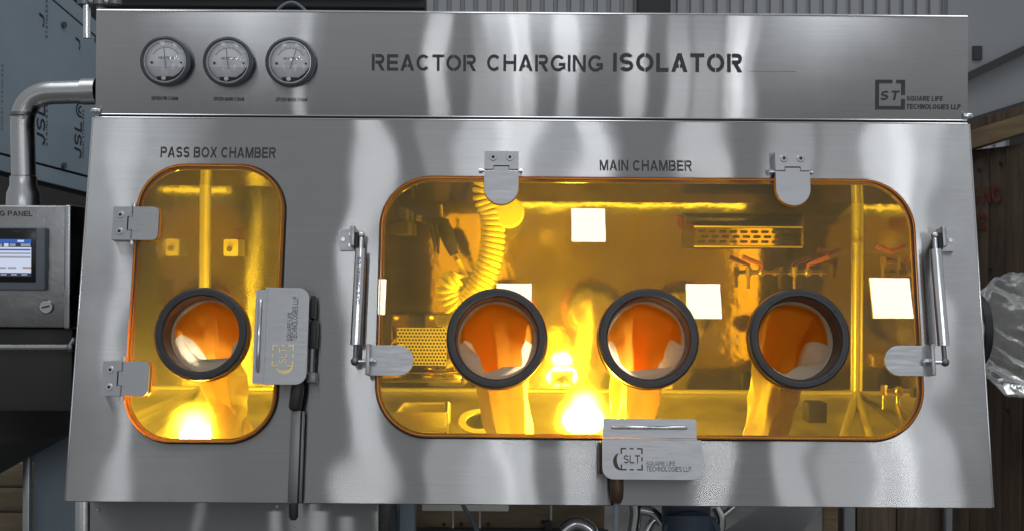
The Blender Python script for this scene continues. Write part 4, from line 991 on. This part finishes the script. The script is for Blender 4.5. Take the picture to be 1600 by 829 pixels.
# sheet-clad tank at the left
def plane_fn(pa, pb):
    """upright plane through the pixels' ground line: depth runs from Ya at pixel xa to Yb at xb"""
    (xa, Ya), (xb, Yb) = pa, pb
    A = W(xa, 414, Ya); B = W(xb, 414, Yb); e = Vector((B.x - A.x, B.y - A.y, 0)).normalized(); nrm = Vector((e.y, -e.x, 0))
    mx = Matrix(((e.x, -nrm.x, 0, A.x), (e.y, -nrm.y, 0, A.y), (0, 0, 1, 0), (0, 0, 0, 1)))
    def f(px, py):
        d = ray(px, py); tt = (A - EYE).dot(nrm) / d.dot(nrm); l = mx.inverted() @ (EYE + d * tt); return l.x, l.z
    return mx, f
mxl, fl_ = plane_fn((-80, 1.1), (160, 2.0))
t = thing('clad_tank', 'blue grey sheet clad tank with printed film at the left edge', 'tank', mxl @ Vector((.3, 0, 0)))
for poly, nm in (([(-80, -60), (10, -60), (160, 68), (160, 280), (-80, 217)], 'tank_sheet'), ([(20, -60), (46, -60), (160, 42), (160, 64), (14, -60)], 'tank_sheet'), ([(-80, 221), (160, 284), (160, 306), (-80, 246)], 'tank_sheet')):
    b = nb(); plate(b, [fl_(*q) for q in poly], 0.0, .02); obj(nm, b, 'bluegrey', t, mxl)
b = nb(); plate(b, [fl_(*q) for q in ((-80, -60), (160, -60), (160, 310), (-80, 250))], .03, .05); obj('tank_backing', b, 'sheetseam', t, mxl)
for px, py in ((98, 39), (98, 259), (150, 62), (30, 226)):
    x, z = fl_(px, py); b = nb(); disc(b, (x, z), .012, -.012, 0.0, 10); obj('bolt', b, 'darksteel', t, mxl)
for q, s in (((57, 70, 163, 226), 'JSL'), ((116, 127, 190, 247), 'JSL'), ((61, 69, 21, 42), 'J'), ((118, 125, 59, 78), 'J')):
    q4 = pbox(fl_, *q); obj('film_print', fit_text(s, q4, -.002, 90, bold=.0, gap=.22, italic=.15), 'sheetseam', t, mxl)
for cy in (0, 1):
    b = nb(); x, z = fl_(122, 171)
    r0 = .016 + .016 * cy
    pts = [(r0 * math.cos(R(a)), r0 * math.sin(R(a))) for a in range(70, 291, 20)]; pi = [((r0 - .007) * math.cos(R(a)), (r0 - .007) * math.sin(R(a))) for a in range(70, 291, 20)]
    for i in range(len(pts) - 1): b.faces.new([b.verts.new((x + .016 + u, -.002, z + v_)) for u, v_ in (pts[i], pts[i + 1], pi[i + 1], pi[i])])
    obj('film_emblem', b, 'sheetseam', t, mxl)
for q in ((71, 74, 163, 228), (128, 131, 172, 248), (2, 4, 100, 205), (71, 74, 0, 60)):
    q4 = pbox(fl_, *q); obj('film_print', fit_text('JINDAL STAINLESS' if q[3] - q[2] > 70 else 'STAINLESS', q4, -.002, 90, gap=.5), 'sheetseam', t, mxl)
# dark strip wall between the tank and the isolator
p0 = W(-100, 300, 2.3); p1 = W(160, 300, 2.3); b = nb(); box(b, (p0.x, 2.3, .0), (p1.x + .25, 2.36, W(0, 240, 2.3).z)); o = obj('partition', b, 'tank', None, Matrix()); tag(o, 'dark partition behind the operating panel', 'partition')
# big dark vessel cone lower left
t = thing('dark_vessel', 'big black tapered vessel below the operating panel', 'vessel', W(-60, 760, .75))
cx = W(-60, 600, .75); b = nb(); seg = 40
zt_, zm_, zb_ = W(0, 548, .75).z, W(0, 672, .75).z, W(0, 745, .75).z
for prof in ([(.36, zt_), (.36, zm_), (.10, zb_), (.05, zb_ - .06)],):
    rings = [[b.verts.new((cx.x + r * math.cos(2 * math.pi * k / seg), .75 + r * math.sin(2 * math.pi * k / seg), z)) for k in range(seg)] for r, z in prof]
    for a, c in zip(rings, rings[1:]):
        for k in range(seg): b.faces.new((a[k], a[(k + 1) % seg], c[(k + 1) % seg], c[k]))
    b.faces.new(rings[0]); b.faces.new(rings[-1][::-1])
obj('vessel_shell', b, 'tank', t, Matrix())
for k in range(3):
    a = R(40 + 120 * k); b = nb(); tube(b, [(cx.x + .33 * math.cos(a), .75 + .33 * math.sin(a), zm_), (cx.x + .33 * math.cos(a), .75 + .33 * math.sin(a), 0)], .02, 10); obj('leg', b, 'tank', t, Matrix())
# grey cabinet and boards at the lower left
p0 = W(50, 820, .9); p1 = W(125, 820, .9); b = nb(); box(b, (p0.x, .9, 0), (p1.x + .3, 1.3, W(50, 668, .9).z), .006); o = obj('grey_cabinet', b, 'bluegrey', None, Matrix()); tag(o, 'grey blue cabinet at lower left behind the isolator edge', 'cabinet')
p = W(43, 760, .88); b = nb(); box(b, (p.x - .012, .87, 0), (p.x + .010, .895, W(43, 708, .88).z), .003); o = obj('angle_post', b, 'hinge', None, Matrix()); tag(o, 'slim steel post beside the grey blue cabinet', 'post')
t = thing('left_crate', 'pale wooden crate boards in the bottom left corner', 'crate', W(10, 829, 1.4))
for k in range(3):
    a = W(-80, 722 + 39 * k, 1.4); c = W(48, 758 + 39 * k, 1.4); b = nb(); box(b, (a.x, 1.4, c.z), (c.x + .1, 1.43, a.z), .003); obj('board', b, 'plywood', t, Matrix())
# right: pale wall panel with struts
t = thing('wall_panel', 'pale blue grey wall panel crossed by a dark strut at top right', 'panel', W(1560, 100, 2.6))
a = W(1480, 200, 2.6); c = W(1680, -20, 2.6); b = nb(); box(b, (a.x, 2.6, a.z), (c.x, 2.65, c.z)); obj('panel_sheet', b, 'paleclad', t, Matrix())
def bar_px(p, q, wpx, Y, m, name, par):
    A, B = W(*p, Y), W(*q, Y); hw = wpx / 2 / F * (Y + 2.7); d = (B - A).normalized(); nn = Vector((-d.z, 0, d.x)) * hw; th = Vector((0, .05, 0))
    b = nb(); vs = [b.verts.new(v) for v in (A - nn, B - nn, B + nn, A + nn, A - nn + th, B - nn + th, B + nn + th, A + nn + th)]
    for q_ in ((0, 1, 2, 3), (7, 6, 5, 4), (0, 4, 5, 1), (1, 5, 6, 2), (2, 6, 7, 3), (3, 7, 4, 0)): b.faces.new([vs[i] for i in q_])
    return obj(name, b, m, par, Matrix())
bar_px((1490, 131), (1660, 50), 12, 2.53, 'beam', 'strut', t)
bar_px((1490, 201), (1660, 148), 16, 2.50, 'beam', 'strut', t)
b = nb(); p = W(1527, 82, 2.59); box(b, (p.x - .02, 2.585, p.z - .035), (p.x + .022, 2.598, p.z + .03)); obj('panel_plate', b, 'beam', t, Matrix())
# right: wooden crate
mxr, fr2 = plane_fn((1500, .85), (1680, .45))
t = thing('wooden_crate', 'dark wooden crate with red stencilled writing at the right edge', 'crate', mxr @ Vector((.25, 0, 0)))
zt0 = 2.05; xa = fr2(1490, 500)[0]; xb = fr2(1690, 500)[0]; nb_ = 7
for k in range(nb_):
    x0 = xa + (xb - xa) * k / nb_; x1 = xa + (xb - xa) * (k + 1) / nb_ - .002
    b = nb(); box(b, (x0, .003 * (k % 3), .0), (x1, .022, fr2(1540, 232)[1]), .0015); obj('plank', b, 'plank', t, mxr)
b = nb(); q0 = fr2(1517, 228); q1 = fr2(1640, 182); plate(b, [fr2(1480, 248), fr2(1690, 184), fr2(1690, 155), fr2(1480, 219)], -.03, -.001); obj('top_batten', b, 'batten', t, mxr)
b = nb(); plate(b, [fr2(1480, 217), fr2(1690, 153), fr2(1690, 139), fr2(1480, 203)], -.02, .05); obj('top_edge_board', b, 'plank', t, mxr)
obj('stencil_lettering', fit_text('PKG NO.', pbox(fr2, 1488, 1570, 291, 319), -.0015, bold=.03), 'redink', t, mxr)
obj('stencil_lettering', fit_text('12', pbox(fr2, 1521, 1543, 334, 358), -.0015, bold=.03), 'redink', t, mxr)
for px, py in ((1530, 265), (1563, 255), (1548, 420), (1575, 640)):
    x, z = fr2(px, py); b = nb(); disc(b, (x, z), .006, -.002, .001, 10); obj('nail', b, 'beam', t, mxr)
# ---- strip under the isolator
t = thing('plywood_crate', 'pale plywood crate showing under the middle of the isolator', 'crate', W(770, 829, 1.1))
for k, (px0, px1) in enumerate(((648, 706), (708, 748), (750, 860), (862, 945))):
    a = W(px0, 990, 1.1); c = W(px1, 780, 1.1); b = nb(); box(b, (a.x, 1.1 + .004 * (k % 2), a.z), (c.x, 1.13, c.z), .003); obj('board', b, 'plywood', t, Matrix())
for px, py in ((694, 818), (721, 818), (763, 818), (848, 814)):
    p = W(px, py, 1.1); b = nb(); disc(b, (p.x, p.z), .006, 1.094, 1.101, 10); obj('nail', b, 'black', t, Matrix())
a = W(600, 840, 1.08); c = W(950, 826, 1.08); b = nb(); box(b, (a.x, 1.05, a.z - .2), (c.x, 1.085, c.z), .003); obj('skid', b, 'tank', t, Matrix())
p = W(857, 820, 1.07); b = nb(); box(b, (p.x - .012, 1.06, p.z - .03), (p.x + .012, 1.097, p.z + .012)); obj('steel_clip', b, 'beam', t, Matrix())
a = W(594, 900, .5); c = W(648, 780, .5); b = nb(); box(b, (a.x, .5, 0), (c.x, .56, c.z), .004); o = obj('support_leg', b, 'bluegrey', iso, Matrix())
a = W(660, 795, .6); c = W(795, 787, .6); b = nb(); box(b, (a.x, .58, a.z), (c.x, .7, c.z + .05), .003); o = obj('under_tray', b, 'sticker', iso, Matrix())
b = nb(); tube(b, smooth_path([W(720, 780, .3), W(727, 795, .3), W(738, 812, .32), W(752, 850, .36), W(760, 900, .4)], 6), .006, 8); o = obj('drain_hose', b, 'greycable', None, Matrix()); tag(o, 'grey hose dropping in front of the plywood crate', 'hose')
t = thing('blue_pipe', 'thick dark blue elbow pipe under the bottom latch', 'pipe', W(1070, 829, .5))
b = nb(); cyl(b, W(1072, 775, .5), W(1072, 812, .5), .070, 28); obj('pipe_run', b, 'bluepipe', t, Matrix())
b = nb(); cyl(b, W(1075, 806, .44), W(1078, 900, .40), .074, 28, .074); obj('pipe_elbow', b, 'bluepipe', t, Matrix())
b = nb(); tube(b, [W(1080 + 40 * math.cos(R(a)), 828 - 24 * math.sin(R(a)), .41) for a in range(0, 181, 15)], .012, 10); obj('elbow_rim', b, 'bluepipe', t, Matrix())
t = thing('pipe_cluster', 'shiny steel pipe fittings under the isolator beside the blue pipe', 'pipes', W(1010, 829, .55))
for pts, rad in (([(988, 780), (994, 800), (985, 860)], .018), ([(880, 829), (900, 816), (924, 829), (930, 860)], .020), ([(1000, 795), (1020, 800), (1034, 815)], .016), ([(1012, 829), (1022, 812), (1040, 806)], .012), ([(1118, 790), (1126, 812), (1120, 860)], .016), ([(1150, 788), (1120, 812), (1100, 824)], .010)):
    b = nb(); tube(b, smooth_path([W(px, py, .55) for px, py in pts], 6), rad, 12); obj('fitting', b, 'bright', t, Matrix())
t = thing('ribbed_sheet', 'grey ribbed metal sheet leaning under the right of the isolator', 'sheet', W(1200, 829, .8))
A, B_, C_, D_ = W(1190, 787, 1.0), W(1288, 787, 1.0), W(1215, 880, .7), W(1060, 880, .7)
b = nb(); nn = 26
for k in range(nn):
    s0, s1 = k / nn, (k + 1) / nn
    for (u0, u1, dz) in ((s0, s0 + .6 / nn, 0.0), (s0 + .6 / nn, s1, .008)):
        vs = [b.verts.new(v + Vector((0, -dz, dz))) for v in (A.lerp(B_, u0), A.lerp(B_, u1), D_.lerp(C_, u1), D_.lerp(C_, u0))]; b.faces.new(vs)
        vs2 = [b.verts.new(v.co + Vector((0, .004, -.006))) for v in vs]; b.faces.new(vs2[::-1])
obj('sheet', b, 'clad', t, Matrix(), None)
t = thing('back_crate', 'dark plank crate with pale uprights under the right end', 'crate', W(1420, 829, 1.2))
for k, (px0, px1, m, dy) in enumerate(((1286, 1309, 'batten', -.03), (1310, 1337, 'plank', 0), (1318, 1337, 'paleclad', -.04), (1338, 1400, 'plank', 0), (1401, 1476, 'plank', .004), (1477, 1502, 'paleclad', -.04), (1503, 1560, 'plank', 0), (1561, 1640, 'plank', .004))):
    a = W(px0, 1000, 1.2 + dy); c = W(px1, 770, 1.2 + dy); b = nb(); box(b, (a.x, 1.2 + dy, 0), (c.x - .002, 1.225 + dy, c.z), .002); obj('upright' if m == 'paleclad' else 'plank', b, m, t, Matrix())
